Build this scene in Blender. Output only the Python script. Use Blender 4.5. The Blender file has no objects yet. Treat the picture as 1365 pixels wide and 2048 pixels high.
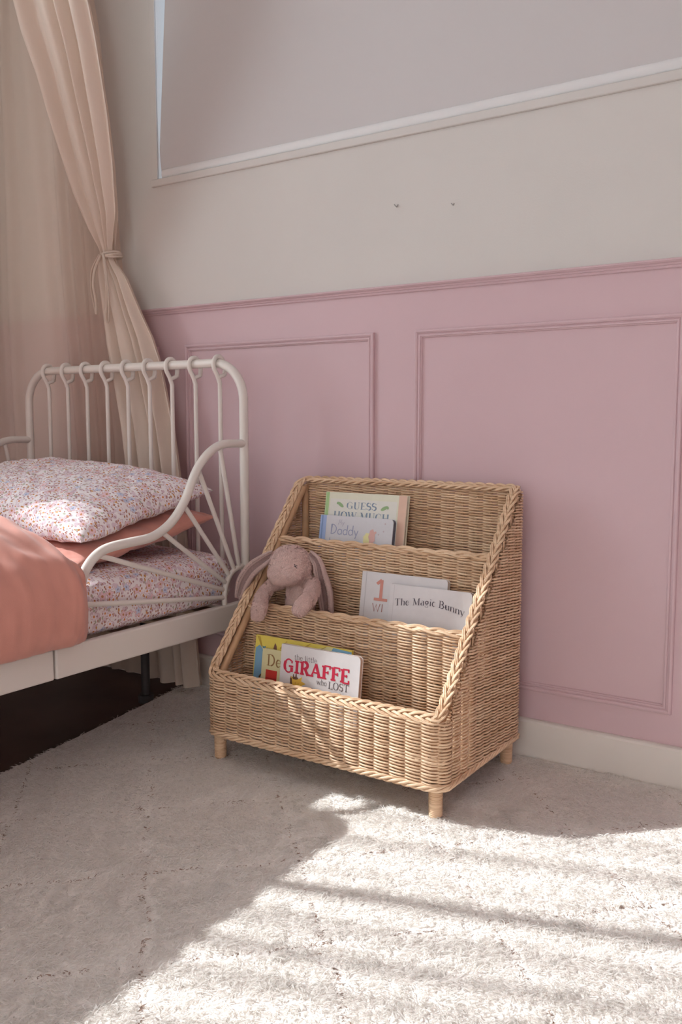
import bpy, bmesh, math, random
import numpy as np
from mathutils import Vector, Matrix, noise as mnoise
random.seed(7)
rng = np.random.default_rng(7)
PI = math.pi
sc = bpy.context.scene
COL = sc.collection

# ------------------------------------------------------------------ camera, world, sun, exposure
CAM_POS = Vector((0.0, -1.9, 0.767))
YAW, PITCH, FPX = 0.5928, -0.1015, 1783.0
cd = bpy.data.cameras.new('camera')
cd.sensor_fit = 'VERTICAL'; cd.sensor_height = 36.0; cd.lens = 36.0 * FPX / 2048.0
cd.clip_start = 0.05
cam = bpy.data.objects.new('camera', cd); COL.objects.link(cam)
cam.location = CAM_POS
cam.rotation_euler = (PI/2 + PITCH, 0, YAW)
sc.camera = cam

world = bpy.data.worlds.new('sky'); sc.world = world; world.use_nodes = True
wb = world.node_tree.nodes['Background']
wb.inputs[0].default_value = (0.885, 0.99, 1.08, 1); wb.inputs[1].default_value = 13.0

SUN = Vector((1.15, 0.38, -1.0))
sd = bpy.data.lights.new('sun', 'SUN'); sd.energy = 22.5; sd.angle = math.radians(0.8); sd.color = (1.0, 0.98, 0.965)
so = bpy.data.objects.new('sun', sd); COL.objects.link(so)
so.rotation_euler = SUN.to_track_quat('-Z', 'Y').to_euler(); so.location = (-4, -3, 4)

sc.view_settings.view_transform = 'Standard'; sc.view_settings.look = 'None'
sc.view_settings.gamma = 1.0; sc.view_settings.use_curve_mapping = False
sc.view_settings.exposure = -0.90
sc.cycles.max_bounces = 10; sc.cycles.diffuse_bounces = 6; sc.cycles.transparent_max_bounces = 24
sc.cycles.sample_clamp_indirect = 6.0
sc.cycles.use_denoising = True

def portal(loc, rot, sx, sy, name):
    l = bpy.data.lights.new(name, 'AREA'); l.shape = 'RECTANGLE'; l.size = sx; l.size_y = sy
    l.cycles.is_portal = True
    o = bpy.data.objects.new(name, l); COL.objects.link(o); o.location = loc; o.rotation_euler = rot
    return o

# ------------------------------------------------------------------ pixel helper (used only to read sizes off the photo)
_cy, _sy, _cp, _sp = math.cos(YAW), math.sin(YAW), math.cos(PITCH), math.sin(PITCH)
_F = Vector((-_sy*_cp, _cy*_cp, _sp)); _R = Vector((_cy, _sy, 0)); _U = _R.cross(_F)
def at(u, v, ax, val):
    d = _F + _R*((u-682.5)/FPX) - _U*((v-1024)/FPX)
    return CAM_POS + d*((val-CAM_POS[ax])/d[ax])

# ------------------------------------------------------------------ node helpers / materials
def newmat(name):
    m = bpy.data.materials.new(name); m.use_nodes = True
    nt = m.node_tree
    return m, nt, nt.nodes['Principled BSDF']
def N(nt, typ, **kw):
    n = nt.nodes.new(typ)
    for k, v in kw.items():
        if k.startswith('i_'):
            key = k[2:]
            n.inputs[int(key) if key.isdigit() else key].default_value = v
        else: setattr(n, k, v)
    return n
def L(nt, a, b): nt.links.new(a, b)
def c4(c): return (c[0], c[1], c[2], 1)
def simple(name, col, rough=0.5, var=0.0, vscale=20, bump=0.0, bscale=200, spec=0.5, sheen=0.0, coat=0.0, bdist=0.002):
    m, nt, p = newmat(name)
    p.inputs['Base Color'].default_value = c4(col); p.inputs['Roughness'].default_value = rough
    p.inputs['Specular IOR Level'].default_value = spec
    if sheen: p.inputs['Sheen Weight'].default_value = sheen
    if coat: p.inputs['Coat Weight'].default_value = coat
    tc = N(nt, 'ShaderNodeTexCoord')
    if var:
        n = N(nt, 'ShaderNodeTexNoise', i_Scale=vscale, i_Detail=4.0); L(nt, tc.outputs['Object'], n.inputs['Vector'])
        r = N(nt, 'ShaderNodeMapRange'); r.inputs[1].default_value = .3; r.inputs[2].default_value = .7
        r.inputs[3].default_value = 1-var; r.inputs[4].default_value = 1+var
        L(nt, n.outputs['Fac'], r.inputs[0])
        mx = N(nt, 'ShaderNodeVectorMath', operation='SCALE'); mx.inputs[0].default_value = col
        L(nt, r.outputs[0], mx.inputs['Scale']); L(nt, mx.outputs[0], p.inputs['Base Color'])
    if bump:
        n = N(nt, 'ShaderNodeTexNoise', i_Scale=bscale, i_Detail=3.0); L(nt, tc.outputs['Object'], n.inputs['Vector'])
        b = N(nt, 'ShaderNodeBump', i_Strength=bump, i_Distance=bdist); L(nt, n.outputs['Fac'], b.inputs['Height'])
        L(nt, b.outputs['Normal'], p.inputs['Normal'])
    return m

M = {}
M['white_wall'] = simple('white_wall_paint', (.67,.645,.615), .75, .015, 3, .12, 260, .25)
M['pink_wall'] = simple('pink_wall_paint', (.63,.455,.485), .42, .015, 3, .08, 260, .35)
M['trim'] = simple('cream_trim_paint', (.78,.74,.69), .4, .01, 5)
M['ceiling'] = simple('ceiling_paint', (.86,.84,.82), .8, .01, 3)
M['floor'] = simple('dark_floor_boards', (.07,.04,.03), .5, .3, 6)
M['bed'] = simple('cream_powder_coated_metal', (.76,.72,.67), .35, .01, 8, spec=.5)
M['dark'] = simple('dark_grey_plastic', (.05,.045,.045), .5, .1, 20)
M['bar'] = simple('blind_rail_white', (.80,.80,.80), .45, .01, 10)
M['terracotta'] = simple('terracotta_linen', (.61,.28,.225), .85, .06, 9, .35, 900, .15, .3, bdist=.0006)
M['rattan_pole'] = simple('smooth_cane', (.52,.32,.18), .5, .12, 30)
M['glass'] = None

def mat_wicker():
    m, nt, p = newmat('natural_rattan')
    tc = N(nt, 'ShaderNodeTexCoord')
    n = N(nt, 'ShaderNodeTexNoise', i_Scale=9.0, i_Detail=5.0, i_Roughness=.6)
    mp = N(nt, 'ShaderNodeMapping'); mp.inputs['Scale'].default_value = (1, 1, 14)
    L(nt, tc.outputs['Object'], mp.inputs[0]); L(nt, mp.outputs[0], n.inputs['Vector'])
    cr = N(nt, 'ShaderNodeValToRGB'); e = cr.color_ramp.elements
    e[0].position = .3; e[0].color = (.56,.35,.205,1); e[1].position = .72; e[1].color = (.86,.65,.45,1)
    L(nt, n.outputs['Fac'], cr.inputs[0]); L(nt, cr.outputs[0], p.inputs['Base Color'])
    p.inputs['Roughness'].default_value = .45; p.inputs['Specular IOR Level'].default_value = .4
    n2 = N(nt, 'ShaderNodeTexNoise', i_Scale=420.0, i_Detail=2.0); L(nt, tc.outputs['Object'], n2.inputs['Vector'])
    b = N(nt, 'ShaderNodeBump', i_Strength=.3, i_Distance=.0006); L(nt, n2.outputs['Fac'], b.inputs['Height']); L(nt, b.outputs[0], p.inputs['Normal'])
    return m
M['wicker'] = mat_wicker()

def mat_floral(name, scale=1.0):
    """white cotton with small lilac / pink daisies, rust and brown leaves (UV in metres)"""
    m, nt, p = newmat(name)
    uv = N(nt, 'ShaderNodeUVMap')
    def warp(amount, sc_):
        n = N(nt, 'ShaderNodeTexNoise', i_Scale=sc_, i_Detail=1.0); L(nt, uv.outputs[0], n.inputs['Vector'])
        s = N(nt, 'ShaderNodeVectorMath', operation='SUBTRACT'); L(nt, n.outputs['Color'], s.inputs[0]); s.inputs[1].default_value = (.5,.5,.5)
        k = N(nt, 'ShaderNodeVectorMath', operation='SCALE'); L(nt, s.outputs[0], k.inputs[0]); k.inputs['Scale'].default_value = amount
        a = N(nt, 'ShaderNodeVectorMath', operation='ADD'); L(nt, uv.outputs[0], a.inputs[0]); L(nt, k.outputs[0], a.inputs[1])
        return a.outputs[0]
    wv = warp(.006, 60)
    def vor(s, off=(0,0,0), rot=0, stretch=(1,1,1)):
        mp = N(nt, 'ShaderNodeMapping'); mp.inputs['Location'].default_value = off; mp.inputs['Rotation'].default_value = (0,0,rot); mp.inputs['Scale'].default_value = stretch
        L(nt, wv, mp.inputs[0])
        v = N(nt, 'ShaderNodeTexVoronoi', voronoi_dimensions='2D'); v.inputs['Scale'].default_value = s; v.inputs['Randomness'].default_value = .9
        L(nt, mp.outputs[0], v.inputs['Vector']); return v, mp
    def math_(op, a, b=None, clamp=False):
        n = N(nt, 'ShaderNodeMath', operation=op); n.use_clamp = clamp
        for i, x in enumerate((a, b)):
            if x is None: continue
            if isinstance(x, (int, float)): n.inputs[i].default_value = x
            else: L(nt, x, n.inputs[i])
        return n.outputs[0]
    def mixc(f, a, b):
        n = N(nt, 'ShaderNodeMix', data_type='RGBA')
        L(nt, f, n.inputs[0])
        for i, x in ((6, a), (7, b)):
            if isinstance(x, tuple): n.inputs[i].default_value = c4(x)
            else: L(nt, x, n.inputs[i])
        return n.outputs[2]
    col = (.85,.80,.81)
    cur = None
    # background sprinkle: soft lilac patches
    v, _ = vor(120*scale, (3,1,0)); sp = N(nt, 'ShaderNodeSeparateColor'); L(nt, v.outputs['Color'], sp.inputs[0])
    f = math_('MULTIPLY', math_('GREATER_THAN', sp.outputs[0], .55), math_('LESS_THAN', v.outputs['Distance'], .42))
    cur = mixc(f, col, (.70,.58,.64))
    # leaves
    for (s, off, rot, st, thr, dist, c) in ((150,(0,7,0),.6,(1,1.6,1),.60,.26,(.42,.19,.13)), (120,(5,2,0),-.8,(1,1.8,1),.80,.26,(.55,.27,.09)),
                                       (170,(2,9,0),1.9,(1,1.5,1),.62,.25,(.40,.24,.25)), (110,(8,3,0),2.6,(1,1.7,1),.84,.26,(.45,.45,.36)), (140,(4,5,0),1.2,(1,1.3,1),.72,.28,(.62,.46,.52))):
        v, _ = vor(s*scale, off, rot, st); sp = N(nt, 'ShaderNodeSeparateColor'); L(nt, v.outputs['Color'], sp.inputs[0])
        f = math_('MULTIPLY', math_('GREATER_THAN', sp.outputs[1], thr), math_('LESS_THAN', v.outputs['Distance'], dist))
        cur = mixc(f, cur, c)
    # daisies
    for (s, off, thr, pc, cc, petals) in ((64,(1,4,0),.38,(.84,.76,.81),(.66,.27,.10),6), (58,(6,6,0),.70,(.78,.56,.60),(.52,.24,.12),5), (66,(9,1,0),.88,(.60,.64,.78),(.32,.32,.44),5)):
        v, mp = vor(s*scale, off)
        sp = N(nt, 'ShaderNodeSeparateColor'); L(nt, v.outputs['Color'], sp.inputs[0])
        sb = N(nt, 'ShaderNodeVectorMath', operation='SUBTRACT')
        k = N(nt, 'ShaderNodeVectorMath', operation='SCALE'); L(nt, mp.outputs[0], k.inputs[0]); k.inputs['Scale'].default_value = s*scale
        k2 = N(nt, 'ShaderNodeVectorMath', operation='SCALE'); L(nt, v.outputs['Position'], k2.inputs[0]); k2.inputs['Scale'].default_value = 1.0 if False else s*scale
        L(nt, k.outputs[0], sb.inputs[0]); L(nt, k2.outputs[0], sb.inputs[1])
        sx = N(nt, 'ShaderNodeSeparateXYZ'); L(nt, sb.outputs[0], sx.inputs[0])
        ang = math_('ARCTAN2', sx.outputs[1], sx.outputs[0])
        pet = math_('COSINE', math_('MULTIPLY', ang, float(petals)))
        edge = math_('ADD', math_('MULTIPLY', pet, .07), .27)
        on = math_('GREATER_THAN', sp.outputs[0], thr)
        ol = math_('MULTIPLY', on, math_('LESS_THAN', v.outputs['Distance'], math_('ADD', edge, .045)))
        cur = mixc(ol, cur, (.60,.44,.47))
        f = math_('MULTIPLY', on, math_('LESS_THAN', v.outputs['Distance'], edge))
        cur = mixc(f, cur, pc)
        f = math_('MULTIPLY', on, math_('LESS_THAN', v.outputs['Distance'], .10))
        cur = mixc(f, cur, cc)
    L(nt, cur, p.inputs['Base Color'])
    p.inputs['Roughness'].default_value = .85; p.inputs['Specular IOR Level'].default_value = .15
    return m
M['floral'] = mat_floral('floral_cotton', .58)

def mat_gauze(name, col, transp, tlw=.45):
    m, nt, p = newmat(name)
    out = nt.nodes['Material Output']
    p.inputs['Base Color'].default_value = c4(col); p.inputs['Roughness'].default_value = .9; p.inputs['Specular IOR Level'].default_value = .1
    tl = N(nt, 'ShaderNodeBsdfTranslucent'); tl.inputs[0].default_value = c4(col)
    mx = N(nt, 'ShaderNodeMixShader'); mx.inputs[0].default_value = tlw
    L(nt, p.outputs[0], mx.inputs[1]); L(nt, tl.outputs[0], mx.inputs[2])
    tr = N(nt, 'ShaderNodeBsdfTransparent'); tr.inputs[0].default_value = (1,1,1,1)
    m2 = N(nt, 'ShaderNodeMixShader'); m2.inputs[0].default_value = transp
    L(nt, mx.outputs[0], m2.inputs[1]); L(nt, tr.outputs[0], m2.inputs[2]); L(nt, m2.outputs[0], out.inputs[0])
    tc = N(nt, 'ShaderNodeTexCoord'); n = N(nt, 'ShaderNodeTexNoise', i_Scale=160.0, i_Detail=3.0)
    mp = N(nt, 'ShaderNodeMapping'); mp.inputs['Scale'].default_value = (1, 1, .25); L(nt, tc.outputs['Object'], mp.inputs[0]); L(nt, mp.outputs[0], n.inputs['Vector'])
    b = N(nt, 'ShaderNodeBump', i_Strength=.3, i_Distance=.001); L(nt, n.outputs['Fac'], b.inputs['Height']); L(nt, b.outputs[0], p.inputs['Normal'])
    return m
M['gauze'] = mat_gauze('peach_muslin_gauze', (.74,.61,.52), .22)
M['gauze_thick'] = mat_gauze('peach_muslin', (.80,.69,.60), .03, .25)
M['net'] = mat_gauze('warm_fill_net', (.92,.79,.69), .12, .7)  # net of the added rear door, peach to warm its fill light
M['sheer'] = mat_gauze('white_sheer_voile', (.9,.88,.84), .60)

def mat_blind():
    m, nt, p = newmat('blockout_blind_fabric')
    p.inputs['Base Color'].default_value = (.615,.59,.59,1); p.inputs['Roughness'].default_value = .8; p.inputs['Specular IOR Level'].default_value = .2
    tc = N(nt, 'ShaderNodeTexCoord'); w = N(nt, 'ShaderNodeTexNoise', i_Scale=900.0); L(nt, tc.outputs['Object'], w.inputs['Vector'])
    b = N(nt, 'ShaderNodeBump', i_Strength=.15, i_Distance=.0005); L(nt, w.outputs['Fac'], b.inputs['Height']); L(nt, b.outputs[0], p.inputs['Normal'])
    return m
M['blind'] = mat_blind()
def mat_glass(nm='window_glass', tint=(.93,.95,.96)):
    m, nt, p = newmat(nm); out = nt.nodes['Material Output']
    tr = N(nt, 'ShaderNodeBsdfTransparent'); tr.inputs[0].default_value = c4(tint)
    g = N(nt, 'ShaderNodeBsdfGlossy'); g.inputs['Roughness'].default_value = .02
    mx = N(nt, 'ShaderNodeMixShader'); mx.inputs[0].default_value = .05
    L(nt, tr.outputs[0], mx.inputs[1]); L(nt, g.outputs[0], mx.inputs[2]); L(nt, mx.outputs[0], out.inputs[0]); return m
M['glass'] = mat_glass(); M['tinted'] = mat_glass('sky_dimming_glass', (.40,.415,.435))  # second glass has an invented tint that dims the sky beside the blind

def mat_attr(name, rough=.95, sheen=.0, trans=.0):
    m, nt, p = newmat(name)
    a = N(nt, 'ShaderNodeAttribute'); a.attribute_name = 'pile_col'
    L(nt, a.outputs['Color'], p.inputs['Base Color']); p.inputs['Roughness'].default_value = rough
    p.inputs['Specular IOR Level'].default_value = .1
    if sheen: p.inputs['Sheen Weight'].default_value = sheen
    if trans:
        out = nt.nodes['Material Output']; t = N(nt, 'ShaderNodeBsdfTranslucent'); L(nt, a.outputs['Color'], t.inputs[0])
        mx = N(nt, 'ShaderNodeMixShader'); mx.inputs[0].default_value = trans
        L(nt, p.outputs[0], mx.inputs[1]); L(nt, t.outputs[0], mx.inputs[2]); L(nt, mx.outputs[0], out.inputs[0])
    return m
M['pile'] = mat_attr('cream_wool_pile', trans=.55)
M['plush'] = mat_attr('dusty_pink_plush', trans=.15)

_flat = {}
def ink(col, rough=.45):
    k = tuple(round(c, 3) for c in col)
    if k not in _flat: _flat[k] = simple('printed_ink_%d' % (len(_flat)+1), col, rough, .02, 60)
    return _flat[k]

# ------------------------------------------------------------------ mesh helpers
def tag(o, label=None, cat=None, group=None, kind=None):
    if label: o['label'] = label
    if cat: o['category'] = cat
    if group: o['group'] = group
    if kind: o['kind'] = kind
    return o
def empty(name, loc=(0,0,0), rot=(0,0,0)):
    o = bpy.data.objects.new(name, None); COL.objects.link(o); o.location = loc; o.rotation_euler = rot
    o.empty_display_size = .05
    return o
def link(name, me, mat, parent=None, loc=None, smooth=False):
    o = bpy.data.objects.new(name, me); COL.objects.link(o)
    for mm in (mat if isinstance(mat, (list, tuple)) else [mat]): me.materials.append(mm)
    me.polygons.foreach_set('use_smooth', [bool(smooth)]*len(me.polygons))
    if parent: o.parent = parent
    if loc: o.location = loc
    return o
class MB:
    """collects vertices and faces of one mesh"""
    def __init__(s): s.v = []; s.f = []; s.n = 0
    def add(s, v, f):
        v = np.asarray(v, float).reshape(-1, 3)
        s.v.append(v); s.f.append((np.asarray(f, int) + s.n)); s.n += len(v)
    def box(s, a, b):
        (x0,y0,z0),(x1,y1,z1) = a, b
        s.add([(x0,y0,z0),(x1,y0,z0),(x1,y1,z0),(x0,y1,z0),(x0,y0,z1),(x1,y0,z1),(x1,y1,z1),(x0,y1,z1)],
              [(0,3,2,1),(4,5,6,7),(0,1,5,4),(1,2,6,5),(2,3,7,6),(3,0,4,7)])
    def tube(s, pts, r, k=8, closed=False, up=None, rz=None, caps=True):
        P = np.asarray(pts, float); n = len(P)
        r = np.broadcast_to(np.asarray(r, float), (n,))
        T = np.gradient(P, axis=0) if not closed else (np.roll(P, -1, 0) - np.roll(P, 1, 0))
        T /= np.linalg.norm(T, axis=1, keepdims=True) + 1e-12
        if up is not None:
            u = np.asarray(up, float)
            A = np.cross(T, u); A /= np.linalg.norm(A, axis=1, keepdims=True) + 1e-12
            B = np.cross(A, T)
        else:
            A = np.zeros_like(P); a = np.cross(T[0], (0, 0, 1.0))
            if np.linalg.norm(a) < .1: a = np.cross(T[0], (1.0, 0, 0))
            a /= np.linalg.norm(a)
            for i in range(n):
                a = a - T[i]*(a @ T[i]); a /= np.linalg.norm(a) + 1e-12; A[i] = a
            B = np.cross(T, A)
        th = np.arange(k)/k*2*PI
        rr2 = r if rz is None else np.broadcast_to(np.asarray(rz, float), (n,))
        V = P[:, None, :] + A[:, None, :]*(np.cos(th)[None, :, None]*r[:, None, None]) + B[:, None, :]*(np.sin(th)[None, :, None]*rr2[:, None, None])
        V = V.reshape(-1, 3)
        m = n if closed else n-1
        i = np.arange(m)[:, None]*k; j = np.arange(k)[None, :]; j2 = (j+1) % k; i2 = ((np.arange(m)+1) % n)[:, None]*k
        F = np.stack([i+j, i+j2, i2+j2, i2+j], -1).reshape(-1, 4)
        s.add(V, F)
        if caps and not closed:
            for base, c in ((0, P[0]), ((n-1)*k, P[-1])):
                vv = V[base:base+k]
                s.add(np.vstack([vv, c[None]]), [((q+1) % k, q, k, k) for q in range(k)] if base else [(q, (q+1) % k, k, k) for q in range(k)])
    def grid(s, V):
        """V: (a,b,3) array"""
        a, b = V.shape[:2]
        i = np.arange(a-1)[:, None]*b; j = np.arange(b-1)[None, :]
        F = np.stack([i+j, i+j+1, i+b+j+1, i+b+j], -1).reshape(-1, 4)
        s.add(V.reshape(-1, 3), F)
    def mesh(s, name):
        V = np.vstack(s.v); F = np.vstack([np.asarray(f).reshape(-1, 4) for f in s.f])
        me = bpy.data.meshes.new(name)
        tri = F[:, 2] == F[:, 3]
        Q = F[~tri]; T = F[tri][:, :3]
        lv = np.concatenate([Q.ravel(), T.ravel()])
        ls = np.concatenate([np.arange(len(Q))*4, len(Q)*4 + np.arange(len(T))*3])
        me.vertices.add(len(V)); me.vertices.foreach_set('co', V.ravel())
        me.loops.add(len(lv)); me.loops.foreach_set('vertex_index', lv.astype(np.int32))
        me.polygons.add(len(ls)); me.polygons.foreach_set('loop_start', ls.astype(np.int32))
        me.update(calc_edges=True); me.validate()
        return me
    def build(s, name, mat, parent=None, smooth=True, loc=None):
        return link(name, s.mesh(name), mat, parent, loc, smooth)
def bevel_box(name, a, b, mat, parent=None, r=.003, seg=2):
    bm = bmesh.new()
    c = [(a[i]+b[i])/2 for i in range(3)]; d = [abs(b[i]-a[i]) for i in range(3)]
    bmesh.ops.create_cube(bm, size=1)
    for v in bm.verts: v.co = Vector((v.co.x*d[0]+c[0], v.co.y*d[1]+c[1], v.co.z*d[2]+c[2]))
    if r: bmesh.ops.bevel(bm, geom=bm.edges[:], offset=r, segments=seg, affect='EDGES', profile=.5)
    me = bpy.data.meshes.new(name); bm.to_mesh(me); bm.free()
    return link(name, me, mat, parent, smooth=False)
def spline(pts, n, closed=False):
    """Catmull-Rom through pts -> n points"""
    P = np.asarray(pts, float); m = len(P)
    if closed: idx = lambda i: P[i % m]
    else:
        P2 = np.vstack([2*P[0]-P[1], P, 2*P[-1]-P[-2]]); idx = lambda i: P2[i+1]
    segs = m if closed else m-1
    out = []
    ts = np.linspace(0, segs, n, endpoint=not closed)
    for t in ts:
        i = min(int(t), segs-1); f = t-i
        p0, p1, p2, p3 = idx(i-1), idx(i), idx(i+1), idx(i+2)
        out.append(.5*((2*p1)+(-p0+p2)*f+(2*p0-5*p1+4*p2-p3)*f*f+(-p0+3*p1-3*p2+p3)*f**3))
    return np.array(out)
def resample(P, step):
    P = np.asarray(P, float); d = np.r_[0, np.cumsum(np.linalg.norm(np.diff(P, axis=0), axis=1))]
    n = max(2, int(round(d[-1]/step))+1); s = np.linspace(0, d[-1], n)
    return np.stack([np.interp(s, d, P[:, i]) for i in range(P.shape[1])], 1), s
def struct(o): o['kind'] = 'structure'; return o
def vnoise(P, f, seed=0.0):
    """cheap smooth pseudo noise on (n,2|3) arrays, about -1..1"""
    P = np.asarray(P, float)*f; r = np.random.default_rng(int(seed*100)+3); out = 0
    for k in range(6):
        w = r.normal(size=P.shape[1]); w /= np.linalg.norm(w); w *= (1+.35*k)
        out = out + np.sin(P @ w*2*PI + r.uniform(0, 6.28) + 1.7*np.sin(P @ np.roll(w, 1)*3.1 + r.uniform(0, 6)))/(1+.3*k)
    return out/3.2

# ================================================================== THE ROOM
XL, XR, YB, H = -2.92, 1.25, -3.6, 2.75        # left wall, right wall, rear wall, ceiling
FZ = -.010                                     # floor under the rug
SILL = 1.457; WX0, WX1, WZ1 = -1.914, .35, 2.30    # window above the panelling
RAIL = 1.075
# floor / ceiling
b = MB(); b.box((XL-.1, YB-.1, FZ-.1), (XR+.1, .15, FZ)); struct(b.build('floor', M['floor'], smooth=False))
b = MB(); b.box((XL-.1, YB-.1, H), (XR+.1, .15, H+.1)); struct(b.build('ceiling', M['ceiling'], smooth=False))
# pink / white wall: white upper part with the window opening, pink wainscot below
w = empty('wall_right', (0, 0, 0)); w['kind'] = 'structure'
b = MB()
b.box((XL-.1, 0, RAIL), (WX0, .15, H)); b.box((WX1, 0, RAIL), (XR+.1, .15, H))
b.box((WX0, 0, RAIL), (WX1, .15, SILL)); b.box((WX0, 0, WZ1), (WX1, .15, H))
b.build('upper_wall', M['white_wall'], w, smooth=False)
b = MB(); b.box((XL-.1, 0, FZ), (XR+.1, .15, RAIL)); b.build('wainscot', M['pink_wall'], w, smooth=False)
# profile mouldings: list of (u across from outer edge, h out of the wall)
PROF = [(0,0),(0,.007),(.0015,.0095),(.005,.0105),(.0085,.0085),(.0095,.0055),(.011,.0052),(.0125,.0075),(.0155,.0078),(.0165,.0045),(.0185,.004),(.0195,0)]
def panel_frame(x0, x1, z0, z1, parent):
    b = MB(); pr = np.array(PROF); n = len(pr)
    V = []
    for (cx, cz, sx, sz) in ((x0, z0, 1, 1), (x1, z0, -1, 1), (x1, z1, -1, -1), (x0, z1, 1, -1)):
        V.append([(cx+sx*u, -h, cz+sz*u) for u, h in pr])
    V = np.array(V)
    for k in range(4):
        a, c = V[k], V[(k+1) % 4]
        vv = np.vstack([a, c]); b.add(vv, [(i, n+i, n+i+1, i+1) for i in range(n-1)])
    return b.build('panel_moulding', M['pink_wall'], parent, smooth=False)
PB, PT = .1535, .984
for (x0, x1) in ((-2.73, -1.9225), (-1.8145, -1.178), (-1.0635, -.441), (-.327, .37)):
    panel_frame(x0, x1, PB, PT, w)
# dado rail
b = MB(); pr = [(1.0745,0),(1.0745,.004),(1.0765,.0055),(1.0800,.0055),(1.0805,.009),(1.0845,.0105),(1.0850,.014),(1.0885,.0175),(1.0915,.0175),(1.0925,.015),(1.0925,0)]
V = np.array([[(x, -h, z) for z, h in pr] for x in (XL, XR)]); b.grid(V)
struct(b.build('trim_1', M['pink_wall'], smooth=False))
def skirting(name, p0, p1, nrm):
    b = MB(); pr = [(FZ,0),(FZ,.015),(.080,.015),(.0845,.012),(.0866,.008),(.0868,0)]
    V = np.array([[(p[0]+nrm[0]*h, p[1]+nrm[1]*h, z) for z, h in pr] for p in (p0, p1)]); b.grid(V)
    return struct(b.build(name, M['trim'], smooth=False))
skirting('baseboard_right', (XL,0), (XR,0), (0,-1))
skirting('baseboard_left', (XL,YB), (XL,0), (1,0))
# left wall with the daylight opening (out of frame)
LY0, LY1, LZ0, LZ1 = -2.05, -0.92, .50, 2.66
wl = empty('wall_left', (0,0,0)); wl['kind'] = 'structure'
b = MB(); x0, x1 = XL-.12, XL
b.box((x0, LY1, RAIL), (x1, 0, H)); b.box((x0, YB, RAIL), (x1, LY0, H))
b.box((x0, LY0, LZ1), (x1, LY1, H)); b.build('upper_wall', M['white_wall'], wl, smooth=False)
b = MB(); b.box((x0, LY1, FZ), (x1, 0, RAIL)); b.box((x0, YB, FZ), (x1, LY0, RAIL)); b.box((x0, LY0, FZ), (x1, LY1, LZ0)); b.build('wainscot', M['pink_wall'], wl, smooth=False)
b = MB(); V = np.array([[(XL+h, y, z) for z, h in pr] for y in (LY1, 0)]); b.grid(V); struct(b.build('trim_2', M['pink_wall'], smooth=False))
# rear wall white with an added fill opening, right wall pink, enclosing the room
b = MB(); BX0, BX1, BZ1 = -.75, .95, 2.15      # glazed door with a net curtain, added unseen behind the camera for fill light
b.box((XL, YB-.12, FZ), (BX0, YB, H)); b.box((BX1, YB-.12, FZ), (XR, YB, H)); b.box((BX0, YB-.12, BZ1), (BX1, YB, H)); struct(b.build('wall_rear', M['white_wall'], smooth=False))
d1 = empty('fill_door', (.1, YB, FZ)); d1['kind'] = 'structure'
for (x0_, x1_, z0_, z1_) in ((BX0, BX0+.07, 0, BZ1), (BX1-.07, BX1, 0, BZ1), (BX0+.07, BX1-.07, 0, .10), (BX0+.07, BX1-.07, BZ1-.07, BZ1), (.07, .13, .10, BZ1-.07)):
    bevel_box('fill_door_frame', (x0_-.1, -.09, z0_+.002), (x1_-.1, -.05, z1_-FZ), M['trim'], d1, .002)
bevel_box('fill_door_pane', (BX0+.07-.1, -.075, .10), (BX1-.07-.1, -.071, BZ1-.07), M['glass'], d1, 0)
portal((.1, YB-.11, BZ1/2), (-PI/2, 0, 0), BX1-BX0, BZ1, 'fill_door_portal')
b = MB(); xs_ = np.linspace(BX0-.08, BX1+.08, 260); V = np.zeros((8, 260, 3))
for i, z in enumerate(np.linspace(.01, BZ1+.06, 8)): V[i, :, 0] = xs_; V[i, :, 1] = YB+.05+.02*np.sin(xs_*70+.4*np.sin(xs_*9)); V[i, :, 2] = z
b.grid(V); tag(b.build('fill_net_curtain', M['net']), 'peach net curtain over the glazed door added behind the viewer for warm fill light', 'curtain')

b = MB(); b.box((XR, YB-.12, FZ), (XR+.12, 0, H)); struct(b.build('wall_far_right', M['pink_wall'], smooth=False))  # unseen wall, pink chosen to warm the bounced light

# ---- window 1 (above the panels): architrave, frame, glass; roller blind in front
wn = empty('window_1', (0, 0, SILL)); wn['kind'] = 'structure'
def wb_(name, a, c, mat, r=.002):
    a = (a[0], a[1], a[2]-SILL); c = (c[0], c[1], c[2]-SILL)
    return bevel_box(name, a, c, mat, wn, r)
wb_('window_sill', (WX0-.022, -.0085, SILL-.020), (WX1+.022, .004, SILL), M['white_wall'], .003)
wb_('window_architrave', (WX0-.022, -.0035, SILL+.0005), (WX0, .003, WZ1), M['white_wall'], .002)
wb_('window_frame', (WX0, .098, SILL), (WX0+.018, .135, WZ1), M['trim'])
wb_('window_frame', (WX0+.04, .098, SILL), (WX1, .135, SILL+.04), M['trim'])
wb_('window_frame', (-.80, .098, SILL+.04), (-.76, .135, WZ1), M['trim'])
wb_('window_pane', (WX0+.018, .115, SILL+.04), (WX1, .119, WZ1), M['tinted'], 0)
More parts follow.
